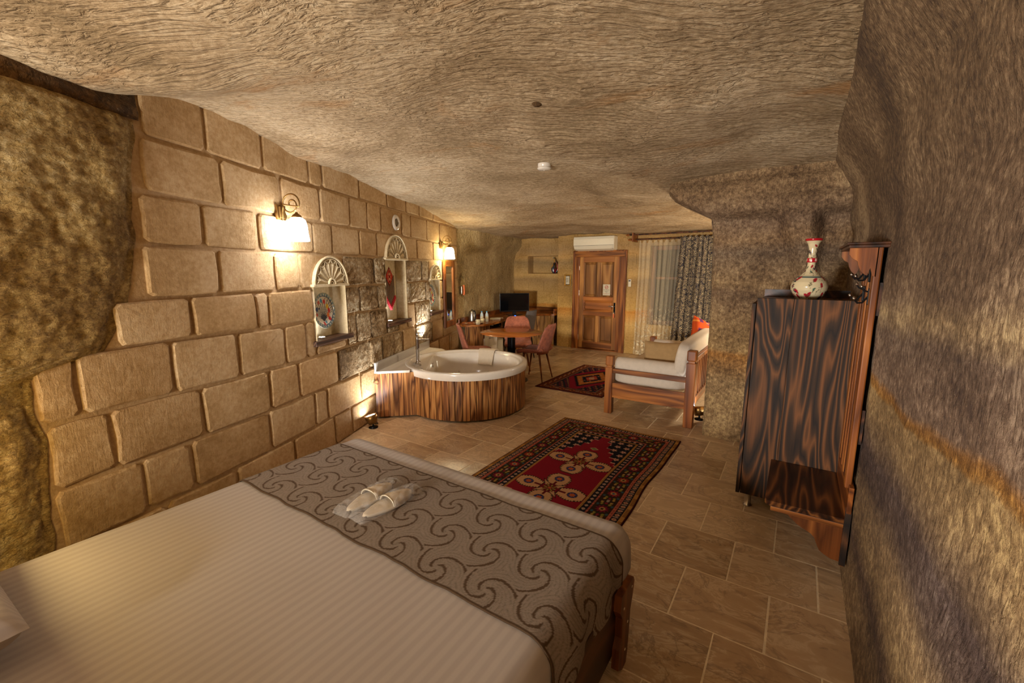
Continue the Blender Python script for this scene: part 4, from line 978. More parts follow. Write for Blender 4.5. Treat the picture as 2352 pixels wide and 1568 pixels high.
bolster(SY0+.155, 'cream round bolster on the near arm of the sofa'); bolster(SY1-.15, 'cream round bolster on the far arm of the sofa')
cush('b', (-.09, -.88, -.21), (.08, .88, .21), .05, M['linen'], seed=3); o = C.objects[-1] if False else bpy.data.objects['b']; o.name = 'back_cushion'
o.location = (SX1-.165, (SY0+SY1)/2, .70); o.rotation_euler = (0, R(9), 0); sitem(o, 'long cream back cushion leaning on the sofa slats')
def pillow(w_, h_, d_, mat, loc, rot, name='throw_pillow', fn=None):
    def f(sgn):
        def g(u, v):
            x, y = (u-.5)*2, (v-.5)*2; k = max(0, (1-x**4)*(1-y**4))**.55
            return (x*w_/2*(1-.06*(1-abs(y))*abs(x)), y*h_/2*(1-.06*(1-abs(x))*abs(y)), sgn*d_/2*k + .006*nz(x*2, y*2, d_*9+w_))
        return g
    b = MB(); b.grid(f(1), 26, 26); n0 = len(b.f); b.grid(f(-1), 26, 26); b.f[n0:] = [q[::-1] for q in b.f[n0:]]
    o = b.build(name, mat); o.location = loc; o.rotation_euler = rot; return o
o = pillow(.44, .40, .15, M['mustard'], (-1.27, 5.13, .655), (R(68), 0, R(8))); tag(o, 'ochre throw pillow with orange edge at the near end of the sofa', 'cushion')
o = pillow(.45, .45, .14, M['kilim'], (-1.03, 6.25, .80), (R(75), R(20), R(60))); tag(o, 'orange woven throw pillow with purple squares, standing against the sofa back', 'cushion')
def kf(co):
    out = np.tile(L3('#b8481c'), (len(co), 1)); m = (np.abs(np.mod(co[:, 0]+.06, .15)-.075) < .035) & (np.abs(np.mod(co[:, 1]+.05, .15)-.075) < .035); out[m] = L3('#5a2a50')
    out[np.abs(np.mod(co[:, 1], .15)-.01) < .006] = L3('#d88a3a'); return out
paint(o, kf)

# ------------------------------------------------------------------ dining corner
tb = thing('round_table', 'round brown veneered table on a black column beside the tub', 'table', (-3.60, 5.42, 0))
MB().lathe([(0, .724), (.40, .726), (.455, .733), (.475, .740), (.472, .746), (0, .747)], n=64).build('table_top', M['tablew'], tb)
box('under_frame', (-.27, -.035, .695), (.27, .035, .722), M['blackmetal'], tb, .003); box('under_frame', (-.035, -.27, .695), (.035, .27, .722), M['blackmetal'], tb, .003)
box('column', (-.045, -.045, .02), (.045, .045, .70), M['blackmetal'], tb, .006); MB().lathe([(0, .022), (.24, .018), (.26, .006), (.26, 0)], n=40).build('base', M['blackmetal'], tb)
def chair():
    r = thing('dining_chair', '', 'chair')
    # faces -y ; back at +y
    def st(u, v):
        x = (u-.5)*2; y = (v-.5)*2; w_ = .235*(1-.10*(v))
        return (x*w_*(1-.10*abs(y)**4), -.22+.42*v, .455+.018*abs(x)**3 - .03*max(0, -y)**6 + .02*max(0, y)**3)
    MB().thick(st, 18, 16, .055).build('seat', M['velvet'], r)
    def bk(u, v):
        x = (u-.5)*2; z = .42+.46*v; w_ = float(np.interp(v, [0, .25, .6, .85, .95, 1], [.17, .235, .225, .20, .18, .13]))
        return (x*w_, .19+.10*v - .09*abs(x)**2.2*(1-.55*v) + .012*v, z-.012*abs(x)**4*v)
    MB().thick(bk, 20, 22, .026).build('backrest', M['velvet'], r)
    for k in range(5): 
        x = (k-2)*.07; MB().tube([(x, .183+.10*v_-.09*(abs(x)/.22)**2.2*(1-.55*v_)+.008*v_-.002, .42+.46*v_) for v_ in (.2, .45, .7, .9)], .0025, 5).build('seam', M['velvet'], r)
    for sx in (-1, 1):
        for sy in (-1, 1): MB().tube([(sx*.13, sy*.12, .44), (sx*.20, sy*.205, 0)], [.017, .009], 10).build('leg', M['owood'], r)
    MB().tube([(-.13, -.11, .425), (.13, .11, .425)], .007, 6).build('cross_bar', M['steel'], r); MB().tube([(.13, -.11, .42), (-.13, .11, .42)], .007, 6).build('cross_bar', M['steel'], r)
    return r
ch = chair(); ch.location = (-3.335, 5.70, 0); ch.rotation_euler = (0, 0, R(-90+6)); ch['label'] = 'terracotta velvet chair on the right of the round table, back to the rugs'; ch['group'] = 'velvet chairs around the round table'
c2 = copy_tree(ch); c2.location = (-3.93, 6.12, 0); c2.rotation_euler = (0, 0, math.atan2(-.40, .28)+R(90)); c2['label'] = 'terracotta velvet chair behind the round table, its front facing the tub'
c3 = copy_tree(ch); c3.location = (-4.03, 5.12, 0); c3.rotation_euler = (0, 0, math.atan2(.66, .75)+R(90)); c3['label'] = 'terracotta velvet chair on the left of the round table, partly hidden by the tub'
oc = thing('desk_chair', 'grey fabric desk chair standing at the television counter', 'chair', (-4.38, 6.86, 0), math.atan2(.35, -.5)+R(128))
MB().thick(lambda u, v: ((u-.5)*.42*(1-.2*v**3), .22+.10*v-.05*(2*u-1)**2, .50+.44*v), 18, 18, .04).build('backrest', M['greyfab'], oc)
MB().thick(lambda u, v: ((u-.5)*.48, -.24+.46*v, .48-.03*max(0, 1-v*4)), 12, 12, .06).build('seat', M['greyfab'], oc)
for sx in (-1, 1):
    for sy in (-1, 1): MB().tube([(sx*.17, sy*.17, .46), (sx*.21, sy*.22, 0)], [.014, .009], 8).build('leg', M['blackmetal'], oc)

# ------------------------------------------------------------------ television counter
cn = thing('counter', 'curved brown wooden counter with plank doors along the alcove walls', 'desk', (0, 0, 0))
CZ = .72
bk = [A0+ad*t_+an*.03 for t_ in (.05, 1.4, 2.3, 2.86)]
front = [(-4.98, 5.85), (-4.86, 5.87), (-4.74, 5.96), (-4.66, 6.14), (-4.64, 6.35), (-4.68, 6.62), (-4.78, 6.95), (-4.87, 7.25), (-4.93, 7.55), (-4.94, 7.80), (-4.90, 8.02), (-4.80, 8.20), (-4.64, 8.34), (-4.46, 8.42)]
poly = [tuple(p) for p in front] + [(-4.46, 8.84), (-5.78, 8.84)] + [(p.x, p.y) for p in bk[::-1]]
MB().prism(poly, 'z', CZ-.035, CZ).build('counter_top', M['deskw'], cn)
def wallstrip(P, z0, z1, t_, name, m_):
    b = MB()
    for p, q in zip(P, P[1:]):
        p = Vector(p); q = Vector(q); d_ = (q-p).normalized(); n_ = Vector((d_.y, -d_.x))*t_
        b.prism([(p.x, p.y), (q.x, q.y), (q.x+n_.x, q.y+n_.y), (p.x+n_.x, p.y+n_.y)], 'z', z0, z1)
    return b.build(name, m_, cn)
wallstrip([(-4.99, 5.84), (bk[0].x, bk[0].y)], CZ, CZ+.09, -.02, 'back_board', M['owoody'])
wallstrip([(p.x, p.y) for p in bk], CZ, CZ+.10, .02, 'back_board', M['owoody'])
wallstrip([(-5.72, 8.84), (-4.46, 8.84)], CZ, CZ+.11, .02, 'back_board', M['owoodx'])
box('end_board', (-4.475, 8.40, CZ), (-4.445, 8.84, CZ+.11), M['owoody'], cn, .003)
inner = [(-4.93, 7.62), (-4.92, 7.86), (-4.87, 8.05), (-4.77, 8.22), (-4.62, 8.35), (-4.46, 8.43)]
L_ = [0]; 
for p, q in zip(inner, inner[1:]): L_.append(L_[-1]+math.dist(p, q))
px = lambda s_: (float(np.interp(s_, L_, [p[0] for p in inner])), float(np.interp(s_, L_, [p[1] for p in inner])))
nsl = 13
for k in range(nsl):
    a = L_[-1]*k/nsl+.003; c = L_[-1]*(k+1)/nsl-.003; p, q = Vector(px(a)), Vector(px(c)); d_ = (q-p).normalized(); n_ = Vector((-d_.y, d_.x))*.02
    MB().prism([(p.x, p.y), (q.x, q.y), (q.x+n_.x, q.y+n_.y), (p.x+n_.x, p.y+n_.y)], 'z', .04, CZ-.04).build('slat', M['slatw'], cn)
wallstrip([(p[0]-.02, p[1]+.03) for p in inner], .0, .045, -.02, 'plinth', M['owoodx'])
for q in [((-4.86, 6.25, 0), (-4.82, 6.28, CZ-.035)), ((-5.05, 6.95, 0), (-4.85, 6.98, CZ-.035))]: box('divider', *q, M['owood'], cn)
wallstrip([(-4.94, 5.93), (-4.84, 5.96), (-4.76, 6.06), (-4.73, 6.2), (-4.745, 6.42)], .0, CZ-.036, -.02, 'front_panel', M['plank'])
box('shelf', (-5.5, 7.0, .45), (-4.98, 7.6, .47), M['owoody'], cn); box('shelf', (-5.3, 6.45, .56), (-4.82, 6.95, .58), M['owoody'], cn)
fr = thing('mini_fridge', 'pale mini fridge standing under the counter behind the round table', 'fridge', (-4.98, 6.72, 0), R(-8))
box('cabinet', (-.14, -.18, .02), (.17, .18, .52), M['acw'], fr, .008); box('door', (.172, -.18, .03), (.20, .18, .515), M['acw'], fr, .008); box('door_handle', (.20, -.19, .38), (.214, -.17, .49), M['steel'], fr, .003)
for q in ((-.11, -.15), (.13, -.15), (-.11, .15), (.13, .15)): MB().lathe([(0, 0), (.015, 0), (.015, .03)], (q[0], q[1], 0), 8).build('foot', M['rubber'], fr)
bp = thing('storage_bin', 'white plastic paper bin with a cut-out grip under the counter', 'bin', (-4.62, 6.28, 0), R(60))
b = MB(); b.box((-.12, -.012, 0), (.12, .012, .33), .004); b.box((-.12, -.012, .47), (.12, .012, .52), .004); b.box((-.12, -.012, .33), (-.045, .012, .47)); b.box((.045, -.012, .33), (.12, .012, .47)); b.build('front_panel', M['white'], bp)
box('body', (-.12, .0, 0), (.12, .16, .44), M['white'], bp, .005)
ct = lambda x, y: (x, y, CZ)
tv = thing('television', 'black flat screen television on the counter in the alcove corner', 'television', (-5.10, 7.80, CZ), R(47))
box('screen_bezel', (-.325, -.02, .075), (.325, .02, .47), M['black'], tv, .006); box('display', (-.312, -.022, .10), (.312, -.0195, .458), M['screen'], tv)
box('neck', (-.04, -.005, .01), (.04, .02, .09), M['black'], tv); box('stand', (-.16, -.09, 0), (.16, .09, .012), M['black'], tv, .004)
stb = thing('set_top_box', 'small black set top box with a blue light below the television', 'set top box', (-4.98, 7.58, CZ), R(47)); box('case', (-.09, -.05, 0), (.09, .05, .025), M['black'], stb, .003); box('light', (.01, -.052, .010), (.04, -.049, .018), M['blue'], stb)
hf = thing('hair_dryer', 'dark hair dryer with blue lit switch on the shelf under the counter', 'hair dryer', (-4.86, 6.80, .583), R(30))
MB().lathe([(0, -.07), (.035, -.065), (.045, -.03), (.042, .03), (.03, .08), (.028, .10)], n=18).build('barrel', M['black'], hf); LAST[0].rotation_euler = (R(90), 0, R(20)); LAST[0].location = (0, 0, .055)
MB().tube([(0, 0, .03), (.03, .06, .018), (.05, .12, .015)], .016, 10).build('grip', M['black'], hf); box('switch', (-.014, -.008, .098), (.014, .010, .104), M['blue'], hf)
kt = thing('kettle', 'brushed steel electric kettle with black handle on the counter tray', 'kettle', ct(-5.05, 6.28), R(-20))
MB().lathe([(.078, .018), (.080, .03), (.072, .12), (.062, .19), (.056, .205), (.02, .222), (0, .224)], n=28).build('body', M['steel'], kt); MB().lathe([(0, 0), (.085, 0), (.085, .012), (.07, .018)], n=24).build('base', M['black'], kt)
MB().tube([(.045, 0, .21), (.085, 0, .215), (.108, 0, .19), (.112, 0, .12), (.100, 0, .05), (.078, 0, .04)], [.012, .013, .013, .012, .011, .010], 10).build('handle', M['black'], kt); MB().tube([(-.05, 0, .17), (-.085, 0, .195)], [.02, .010], 10).build('spout', M['steel'], kt); MB().lathe([(0, .018), (.012, .014), (.012, 0)], (0, 0, .222), 10).build('lid_knob', M['black'], kt)
tr = thing('tea_tray', 'wooden tray of tea sachets on the counter', 'tray', ct(-4.90, 6.05), R(55)); box('tray_base', (-.19, -.12, 0), (.19, .12, .008), M['owoody'], tr, .002)
for q in [((-.19, -.12, 0), (.19, -.112, .025)), ((-.19, .112, 0), (.19, .12, .025)), ((-.19, -.12, 0), (-.182, .12, .025)), ((.182, -.12, 0), (.19, .12, .025))]: box('tray_rim', *q, M['owoody'], tr, .002)
rs2 = random.Random(4)
SL = ['orange tea sachet at the left end of the counter tray', 'pale paper sachet next to the left end of the counter tray', 'orange tea sachet on the tray, second orange one from the left', 'pale paper sachet in the middle of the counter tray', 'orange tea sachet right of the middle of the tray', 'pale paper sachet near the mugs on the tray', 'orange tea sachet at the right end of the tray by the mugs']
sac = None
for k in range(7):
    x, y = -4.96+.030*k, 5.95+.022*k+rs2.uniform(-.02, .02)
    o = MB().box((-.032, -.022, 0), (.032, .022, .006), .002).build('tea_sachet', M['paper'] if k % 2 else M['orange']); o.location = (x, y, CZ+.010+.006*(k % 3)); o.rotation_euler = (rs2.uniform(-.1, .1), rs2.uniform(-.1, .1), rs2.uniform(0, 3))
    tag(o, SL[k], 'sachet', 'pale sachets on the tea tray' if k % 2 else 'orange sachets on the tea tray')
def mug(x, y, rz, label):
    r = thing('mug', label, 'mug', ct(x, y), rz, 'white mugs by the kettle')
    MB().lathe([(0, .004), (.030, .0), (.038, .01), (.041, .09), (.037, .09), (.034, .012), (0, .01)], n=22).build('cup', M['ceram'], r); MB().tube([(.038, 0, .075), (.062, 0, .07), (.064, 0, .035), (.038, 0, .022)], .005, 8).build('handle', M['ceram'], r)
mug(-4.72, 6.03, 1.0, 'white mug in front of the kettle, nearer the tray'); mug(-4.75, 6.20, 2.2, 'white mug beside the water bottles')
def bottle(x, y, label):
    r = thing('water_bottle', label, 'bottle', ct(x, y), 0, 'small water bottles on the counter')
    MB().lathe([(0, .0), (.030, .0), (.032, .01), (.032, .12), (.028, .145), (.014, .17), (.012, .185)], n=18).build('bottle_body', M['bottle'], r); MB().lathe([(.0135, .182), (.0135, .20), (0, .201)], n=14).build('cap', M['blue2'], r); MB().lathe([(.0325, .05), (.0325, .105)], n=18).build('paper_label', M['paper'], r)
M['blue2'] = plain('pale_blue_cap', '#4a90b8', .4)
bottle(-4.93, 6.42, 'small water bottle with blue cap, left one of the pair by the kettle'); bottle(-4.85, 6.47, 'small water bottle with blue cap, right one of the pair by the kettle')
o = box('wooden_box', (-.10, -.045, 0), (.10, .045, .035), M['paper'], None, .004); o.location = ct(-4.93, 6.85); o.rotation_euler = (0, 0, R(75)); tag(o, 'pale yellow flat box on the counter right of the bottles', 'box')
o = MB().box((-.05, -.035, 0), (.05, .035, .012), .003).build('paper_card', M['paper']); o.location = ct(-4.99, 7.12); o.rotation_euler = (0, 0, R(40)); tag(o, 'small folded paper card on the counter between the box and the television', 'card')
bb = thing('waste_basket', 'dark speckled waste basket standing below the counter end by the stone wall', 'basket', (-4.78, 5.66, 0)); 
bpy.data.objects.remove(bb)
wh = thing('wall_telephone', 'orange handset in a small arched recess beside the mirror', 'telephone', (A0.x+ad.x*.16+an.x*.02, A0.y+ad.y*.16+an.y*.02, 1.25), math.atan2(ad.y, ad.x))
box('cradle', (-.05, -.02, 0), (.01, .03, .14), M['steel'], wh, .006); MB().tube([(.04, -.015, -.02), (.045, -.025, .05), (.04, -.015, .16)], [.022, .016, .02], 10).build('handset', M['orange'], wh)

# ------------------------------------------------------------------ cabinet with vase
cb = thing('wardrobe_cabinet', 'tall dark charred pine cabinet against the right rock wall', 'cabinet', (0, 0, 0))
cx0, cx1, cy0, cy1 = -.225, .315, 3.30, 4.02
box('side_panel', (cx0, cy0, .105), (-.02, cy0+.022, 1.497), M['dwood'], cb, .002); box('side_panel', (-.0195, cy0, .105), (cx1, cy0+.022, 1.497), M['dwood'], cb, .002)
box('far_side_panel', (cx0, cy1-.022, .105), (cx1, cy1, 1.497), M['dwood'], cb); box('top_panel', (cx0, cy0+.022, 1.455), (cx1, cy1-.022, 1.475), M['dwoodx'], cb)
box('top_rail', (cx0+.0, cy1-.04, 1.475), (cx1, cy1-.015, 1.53), M['bedw'], cb); box('bottom_panel', (cx0, cy0+.022, .105), (cx1, cy1-.022, .13), M['dwoodx'], cb); box('back_panel', (cx1-.012, cy0+.022, .13), (cx1, cy1-.022, 1.455), M['dwood'], cb)
for i, (a, c) in enumerate(((cy0+.004, 3.655), (3.665, cy1-.004))):
    d_ = box('door', (cx0-.028, a, .10), (cx0-.004, c, 1.46), M['dwood'], cb, .003)
    box('door_handle', (cx0-.05, c-.05 if i == 0 else a+.04, .85), (cx0-.028, c-.04 if i == 0 else a+.05, .97), M['blackmetal'], d_, .003)
for q in ((cx0+.05, cy0+.06), (cx1-.06, cy0+.06), (cx0+.05, cy1-.06), (cx1-.06, cy1-.06)): MB().lathe([(0, 0), (.030, 0), (.030, .006), (.022, .012), (.021, .085), (.028, .105)], (q[0], q[1], 0), 20).build('foot', M['steel'], cb)
va = thing('vase', 'cream long-necked vase painted with tulips, red rim, on the dark cabinet', 'vase', (.055, 3.58, 1.476))
prof = [(0, 0), (.05, .001), (.062, .004), (.085, .03), (.105, .07), (.108, .095), (.100, .125), (.080, .152), (.055, .172), (.036, .195), (.026, .22), (.023, .245), (.023, .252), (.030, .256), (.031, .268), (.030, .282), (.023, .287), (.023, .32), (.026, .35), (.034, .378), (.046, .398), (.050, .402), (.050, .411), (.044, .411), (.030, .39), (.018, .35)]
pp = []
for a, c in zip(prof, prof[1:]):
    n_ = max(1, int(math.dist(a, c)/.004)); pp += [(a[0]+(c[0]-a[0])*q/n_, a[1]+(c[1]-a[1])*q/n_) for q in range(n_)]
pp.append(prof[-1]); vb = MB().lathe(pp, n=120).build('body', M['glaze'], va)
def vfn(co):
    out = np.tile(L3('#cdbb94'), (len(co), 1)); z = co[:, 2]; th = np.arctan2(co[:, 1], co[:, 0]); r = np.hypot(co[:, 0], co[:, 1]); rr = random.Random(8)
    rim = (z > .396) & (r > .03); out[rim] = L3('#a8101c'); bd = (z > .255) & (z < .283); out[bd] = L3('#a81424'); out[bd & (np.mod(th*4/ (2*PI)*1.5, 1) < .45) & (np.abs(z-.269) < .009)] = L3('#d8b09a')
    out[np.abs(z-.155) < .0025] = L3('#3a4a50'); out[(np.abs(z-.161) < .0018)] = L3('#6a8070')
    for k in range(110):
        t0 = rr.uniform(-PI, PI); z0 = rr.choice([rr.uniform(.02, .15), rr.uniform(.02, .15), rr.uniform(.17, .24), rr.uniform(.30, .38)]); an_ = rr.uniform(-1, 1); sz = .017 if z0 < .16 else .011
        dt = (np.mod(th-t0+PI, 2*PI)-PI)*r; dz_ = z-z0; a = dt*math.cos(an_)+dz_*math.sin(an_); c = -dt*math.sin(an_)+dz_*math.cos(an_); kind = k % 4
        if kind == 0: m = (np.hypot(a/.55, c) < sz); out[m] = L3('#a01828')
        elif kind == 1: m = np.hypot(a, c) < sz*(.75+.25*np.sin(np.arctan2(c, a)*5)); out[m] = L3('#1c2c3c'); out[np.hypot(a, c) < sz*.3] = L3('#b04040')
        elif kind == 2: m = (np.hypot(a/.4, c) < sz*.9); out[m] = L3('#3a5a48')
        m = (np.abs(a-.004*np.sin(c*260)) < .0013) & (c < 0) & (c > -sz*3); out[m] = L3('#5a5038')
    return out
paint(vb, vfn)

# ------------------------------------------------------------------ bench and coat rack on the right wall
bn = thing('bench', 'dark pine bench seat with curved bracket in front of the cabinet', 'bench', (0, 0, 0))
bx0, bx1, by0, by1, bz = -.055, .305, 2.665, 3.29, .405
pts = [(bx0+.03, by0), (bx1, by0), (bx1, by1), (bx0, by1), (bx0, by0+.03), (bx0+.009, by0+.009)]
MB().prism([(x, y) for x, y in pts], 'z', bz-.028, bz).build('seat', M['dwoodx'], bn)
MB().prism([(x+.006 if x < 0 else x, y+.004) for x, y in pts], 'z', bz-.032, bz-.0281).build('lower_edge', M['rubber'], bn)
box('front_batten', (bx0+.03, by0+.004, bz-.058), (bx1, by0+.026, bz-.032), M['owoodx'], bn, .003)
def bracket_profile(): 
    P = [(bx1, bz-.058), (bx0+.115, bz-.058)]
    for t_ in np.linspace(0, 1, 14):
        x = bx0+.115+(.03-.115-bx0-0+.17)*t_*1.0; P.append((float(np.interp(t_, [0, .25, .5, .75, .9, 1], [.05, .11, .185, .215, .235, .27])), float(np.interp(t_, [0, .25, .5, .75, .9, 1], [bz-.062, bz-.115, bz-.15, bz-.225, .165, .148]))))
    P.append((bx1, .145)); return P
for y in (by0+.03, by1-.06): MB().prism(bracket_profile(), 'y', y, y+.022).build('bracket', M['owood'], bn)
box('back_board', (bx1, by0-.01, .145), (bx1+.022, by1, .585), M['owoody'], bn, .003)
MB().prism([(by0-.012, .44), (by0-.012, .15), (by0+.004, .15), (by0+.004, .47)], 'x', bx1-.002, bx1+.024).build('end_cap', M['dwood'], bn)
ck = thing('coat_rack', 'tall wall coat rack of brown wood with shelf and black hooks above the bench', 'coat rack', (0, 0, 0))
ry0, ry1 = 2.70, 3.22
for k in range(5):
    y = ry0+ (ry1-ry0-.085)*k/4
    box('slat', (.296 if k else .290, y, .56), (.318, y+.085-.012, 1.80), M['owood'], ck, .006)
box('backing_frame', (.318, ry0+.02, .80), (.335, ry0+.07, .98), M['bedw'], ck); box('backing_frame', (.318, ry0+.02, 1.46), (.335, ry0+.07, 1.62), M['bedw'], ck); box('backing_frame', (.318, ry0+.03, .60), (.322, ry1-.02, 1.78), M['rubber'], ck)
b = MB(); b.box((.175, ry0-.03, 1.800), (.338, ry1+.03, 1.812), .004); b.box((.185, ry0-.02, 1.785), (.338, ry1+.02, 1.800), .003); b.build('top_shelf', M['bedw'], ck)
def rb():
    return [(.190, 1.785), (.190, 1.755), (.205, 1.735), (.225, 1.722), (.230, 1.700), (.243, 1.672), (.262, 1.655), (.270, 1.668), (.276, 1.690), (.282, 1.672), (.288, 1.652), (.300, 1.648), (.300, 1.785)]
for y in (ry0+.0, ry1-.02): MB().prism(rb(), 'y', y, y+.02).build('shelf_bracket', M['owood'], ck)
def hook(y, z):
    h = MB(); h.box((.285, y-.009, z-.035), (.296, y+.009, z+.045), .003)
    h.tube([(.288, y, z+.005), (.268, y, z-.026), (.250, y, z-.028), (.236, y, z-.010)], .0045, 8); h.tube([(.286, y, z+.028), (.268, y, z+.036), (.260, y, z+.05)], .004, 8)
    o = h.build('hook', M['blackmetal'], ck); k = MB().lathe([(0, -.011), (.006, -.006), (.008, 0), (.006, .006), (0, .011)], (.235, y, z-.005), 12).build('knob', M['chrome'], o); k2 = MB().lathe([(0, -.010), (.005, -.005), (.007, 0), (.005, .005), (0, .010)], (.259, y, z+.055), 12).build('knob', M['chrome'], o)
for y, z in ((2.82, 1.655), (3.03, 1.66), (2.765, 1.545), (2.99, 1.55)): hook(y, z)

# ------------------------------------------------------------------ bed
bd = thing('bed', 'double bed with dark wooden frame and striped cream sheet', 'bed', (0, 0, 0))
BX0, BX1, BY0, BY1, BZ = -2.48, -.52, -.38, 1.80, .555
box('side_rail', (-.563, -.38, .085), (-.514, 1.68, .385), M['bedw'], bd, .005); box('side_rail', (-2.45, -.38, .085), (-2.41, 1.66, .36), M['bedw'], bd, .005)
box('foot_rail', (-2.43, 1.63, .10), (-.565, 1.67, .33), M['owoodx'], bd, .005); box('head_board', (-2.42, -.46, .1), (-.5, -.40, .85), M['owoodx'], bd, .01)
box('slat_base', (-2.40, -.36, .20), (-.58, 1.62, .24), M['bedw'], bd)
lp = [(1.555, 0), (1.50, .04), (1.505, .13), (1.53, .17), (1.53, .26), (1.50, .31), (1.51, .375), (1.655, .378), (1.672, .35), (1.655, .29), (1.63, .24), (1.625, .15), (1.615, .05), (1.60, 0)]
lp = [(y_+.025, z_) for y_, z_ in lp]
MB().prism(lp, 'x', -.513, -.483).build('leg_bracket', M['owood'], bd)
for z, y in ((.34, 1.64), (.30, 1.545), (.20, 1.60), (.08, 1.58)): MB().lathe([(0, .002), (.006, .001), (.006, 0)], n=8).build('screw', M['acw'], bd); o = LAST[0]; o.location = (-.483, y+.025, z); o.rotation_euler = (0, R(90), 0)
MB().prism(lp, 'x', -2.48, -2.45).build('leg_bracket', M['owood'], bd)
for x in (-.55, -2.43): box('leg', (x-.03, -.38, 0), (x+.03, -.32, .1), M['bedw'], bd)
box('mattress', (-2.40, -.33, .24), (-.59, 1.70, .50), M['pillow'], bd, .05)
# fitted cover surface: parametrised by arc length beyond the edges
def cover(u, v, off=0.0, x0=BX0, x1=BX1, y0=BY0, y1=BY1, drop=.20, wr=1.0):
    hx = (x1-x0)/2; hy = (y1-y0)/2; X = (u-.5)*2*(hx+drop); Y = (v-.5)*2*(hy+drop); rad = .085
    def fold(t, h):
        a = abs(t); e = h-rad; s_ = 1 if t > 0 else -1
        if a <= e: return t, 0.0
        q = a-e; L = rad*PI/2
        if q < L: th_ = q/rad; return s_*(e+rad*math.sin(th_)), rad*(1-math.cos(th_))
        return s_*h, rad+(q-L)
    xx, dx_ = fold(X, hx); yy, dy_ = fold(Y, hy)
    if dx_ > 0 and dy_ > 0:
        ex, ey = hx-rad, hy-rad; qx, qy = abs(X)-ex, abs(Y)-ey; q = math.hypot(qx, qy); L = rad*PI/2
        k = math.sin(min(q/rad, PI/2)) if q > 0 else 0; zz = rad*(1-math.cos(q/rad)) if q < L else rad+(q-L)*.80
        w_ = 1+ .14*math.sin(5*math.atan2(qy, qx)+1)*min(1, q/.2)
        xx = (1 if X > 0 else -1)*(ex+rad*k*qx/q*w_*1.0); yy = (1 if Y > 0 else -1)*(ey+rad*k*qy/q*w_)
        z = zz
    else: z = max(dx_, dy_)
    cx_, cy_ = (x0+x1)/2+xx, (y0+y1)/2+yy
    w_ = (.0022*nz(cx_*3.0, cy_*1.2, 1, 1.5, 3)+.0045*nz(cx_, cy_, 4, 1.6, 2))*wr
    side = min(1, z/.08)
    w2 = .010*side*math.sin((cx_+cy_)*23+2*nz(cx_, cy_, 2, 2))*wr
    sgx = 1 if X > 0 else -1
    return Vector((cx_ + (w2*sgx if dx_ > .02 else 0) + off*(sgx*min(1, dx_/rad)), cy_ + (w2 if (dy_ > .02 and dx_ <= .02) else 0) + off*min(1, dy_/rad)*(1 if Y > 0 else -1), BZ - z + w_ + off*(1-side)))
sh = MB().thick(lambda u, v: cover(u, v, 0, drop=.165), 170, 220, .004).build('bed_sheet', M['sheet']); tag(sh, 'cream striped sateen sheet spread over the bed', 'sheet')
# runner: strip of the same surface, thicker
def runner_fn():
    nu, nv = 520, 150; U = []; drop = .175
    hy = (BY1-BY0)/2; tot = hy+drop; yc = (BY0+BY1)/2
    va_, vb_ = ((1.005-yc)/tot/2+.5), ((1.605-yc)/tot/2+.5)
    def f(u, v):
        vv = va_+(vb_-va_)*v + .0028*nz(u*9, v*.5, 3, 1)*(1 if v > .5 else 1.6)
        uu = u; ff = cover(uu, vv, .009, drop=drop, wr=.9)
        return ff
    b = MB().thick(f, nu, nv, .005); o = b.build('bed_runner', M['runner']); me = o.data
    # swirl pattern in strip coordinates
    n = (nu+1)*(nv+1); jj, ii = np.divmod(np.arange(n), nu+1); X = ii/nu*2*(1.0+drop)*1.0; Y = jj/nv*.60
    X = np.concatenate([X, X]); Y = np.concatenate([Y, Y])
    P = .232; out = np.tile(L3('#85776a'), (2*n, 1))
    # hex lattice of turning scrolls: each centre winds three arms that reach its neighbours
    best = np.full(2*n, 9.); bx = np.zeros(2*n); by = np.zeros(2*n)
    for r_ in range(-1, 5):
        for q_ in range(-1, 13):
            cx_ = q_*P+(r_ % 2)*P/2; cy_ = .07+r_*P*.78
            d_ = np.hypot(X-cx_, Y-cy_); m = d_ < best; best[m] = d_[m]; bx[m] = (X-cx_)[m]; by[m] = (Y-cy_)[m]
    th_ = np.arctan2(by, bx); rr = best/P
    ph = np.mod(3*th_/(2*PI)*1.0 + 5.4*rr - 3.5*rr**2, 1)
    wl_ = .11+.09*np.sin(rr*14)**2
    ln = (np.minimum(ph, 1-ph) < wl_*.5*np.clip(.45/(rr+.12), .5, 1.6)) & (rr > .06) & (rr < .56)
    out[ln] = L3('#4e3b28')
    ph2 = np.mod(ph*5+.0, 1); out[(ph2 < .22) & ~ln] = L3('#746759')
    out[(Y < .009) | (Y > .591)] = L3('#4e3b28')
    rnd_ = np.random.RandomState(4).rand(2*n, 1); out *= (1+.22*(rnd_-.5))
    at = me.color_attributes.new('Col', 'FLOAT_COLOR', 'POINT'); c4 = np.ones((2*n, 4)); c4[:, :3] = out; at.data.foreach_set('color', c4.ravel())
    return o
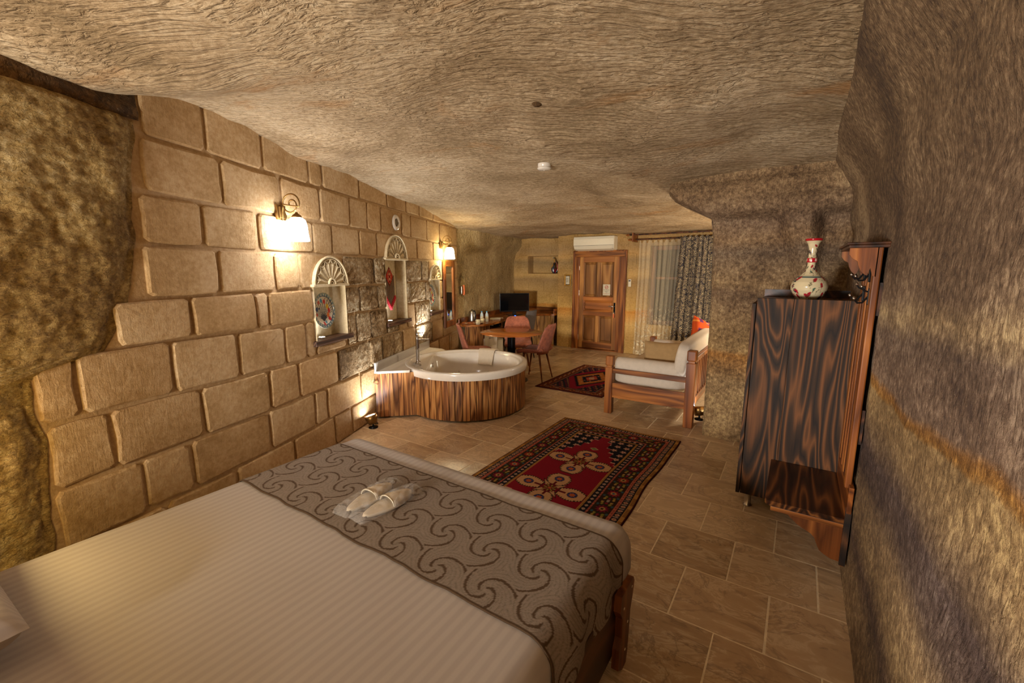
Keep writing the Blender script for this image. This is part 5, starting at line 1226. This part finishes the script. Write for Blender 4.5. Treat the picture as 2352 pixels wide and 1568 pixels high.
tag(runner_fn(), 'taupe scroll-patterned runner across the foot of the bed', 'bed runner')
o = pillow(.72, .52, .20, M['pillow'], (-2.08, -.12, .665), (R(4), 0, 0), 'bed_pillow'); tag(o, 'cream pillow at the lower left corner of the bed', 'pillow')
def slipper(x, y, rz, label):
    r = thing('slipper', label, 'slipper', (x, y, BZ+.016), rz, 'wrapped slippers on the runner')
    def outl(t_):  # half width along length (0 heel .. 1 toe)
        return .046*(math.sin(PI*min(1, max(0, t_)))**.42)*(1+.10*math.sin(PI*(t_-.3)*1.3)-.06*math.cos(PI*2*t_))
    b = MB().thick(lambda u, v: ((2*u-1)*outl(v), (v-.5)*.27, .006+.003*(1-abs(2*u-1))), 12, 30, .014); b.build('sole', M['towel'], r)
    MB().thick(lambda u, v: ((2*u-1)*outl(.47+.53*v)*1.06, (.47+.53*v-.5)*.27, .014+.034*math.sqrt(max(0, 1-(2*u-1)**2))*(1-.75*v**2)+.004*nz(u*3, v*3, x*9)), 14, 14, .004).build('vamp', M['towel'], r)
    MB().tube([((2*k/16-1)*outl(.47)*1.04, -.008+.0, .015+.034*math.sqrt(max(0, 1-(2*k/16-1)**2))) for k in range(17)], .0028, 6).build('binding', M['ceram'], r)
    def bag(sg):
        def g(u, v):
            x_ = (2*u-1); y_ = (2*v-1); e = max(0, (1-abs(x_)**3)*(1-abs(y_)**6)); w_ = .062*(1-.25*abs(y_)**6)
            return (x_*w_+.004*nz(u*6, v*9, 3+x), y_*.185+.004*nz(u*9, v*9, 7), .008+sg*(.038 if sg > 0 else .004)*e**.5+.009*nz(u*6, v*12, 5+x*3)*(e+.2))
        return g
    m = MB(); m.grid(bag(1), 22, 50); m.build('plastic_bag', M['film'], r)
    t_ = text('UNI', .017, (0, -.085, .0155), M['ink'], r, 'sole_lettering', (0, 0, R(180)), .0003); bpy.data.objects.remove(t_)
    return r
slipper(-1.665, 1.255, R(4), 'white slipper in clear plastic on the runner, nearer the stone wall')
slipper(-1.545, 1.265, R(-4), 'white slipper in clear plastic on the runner, nearer the rug')
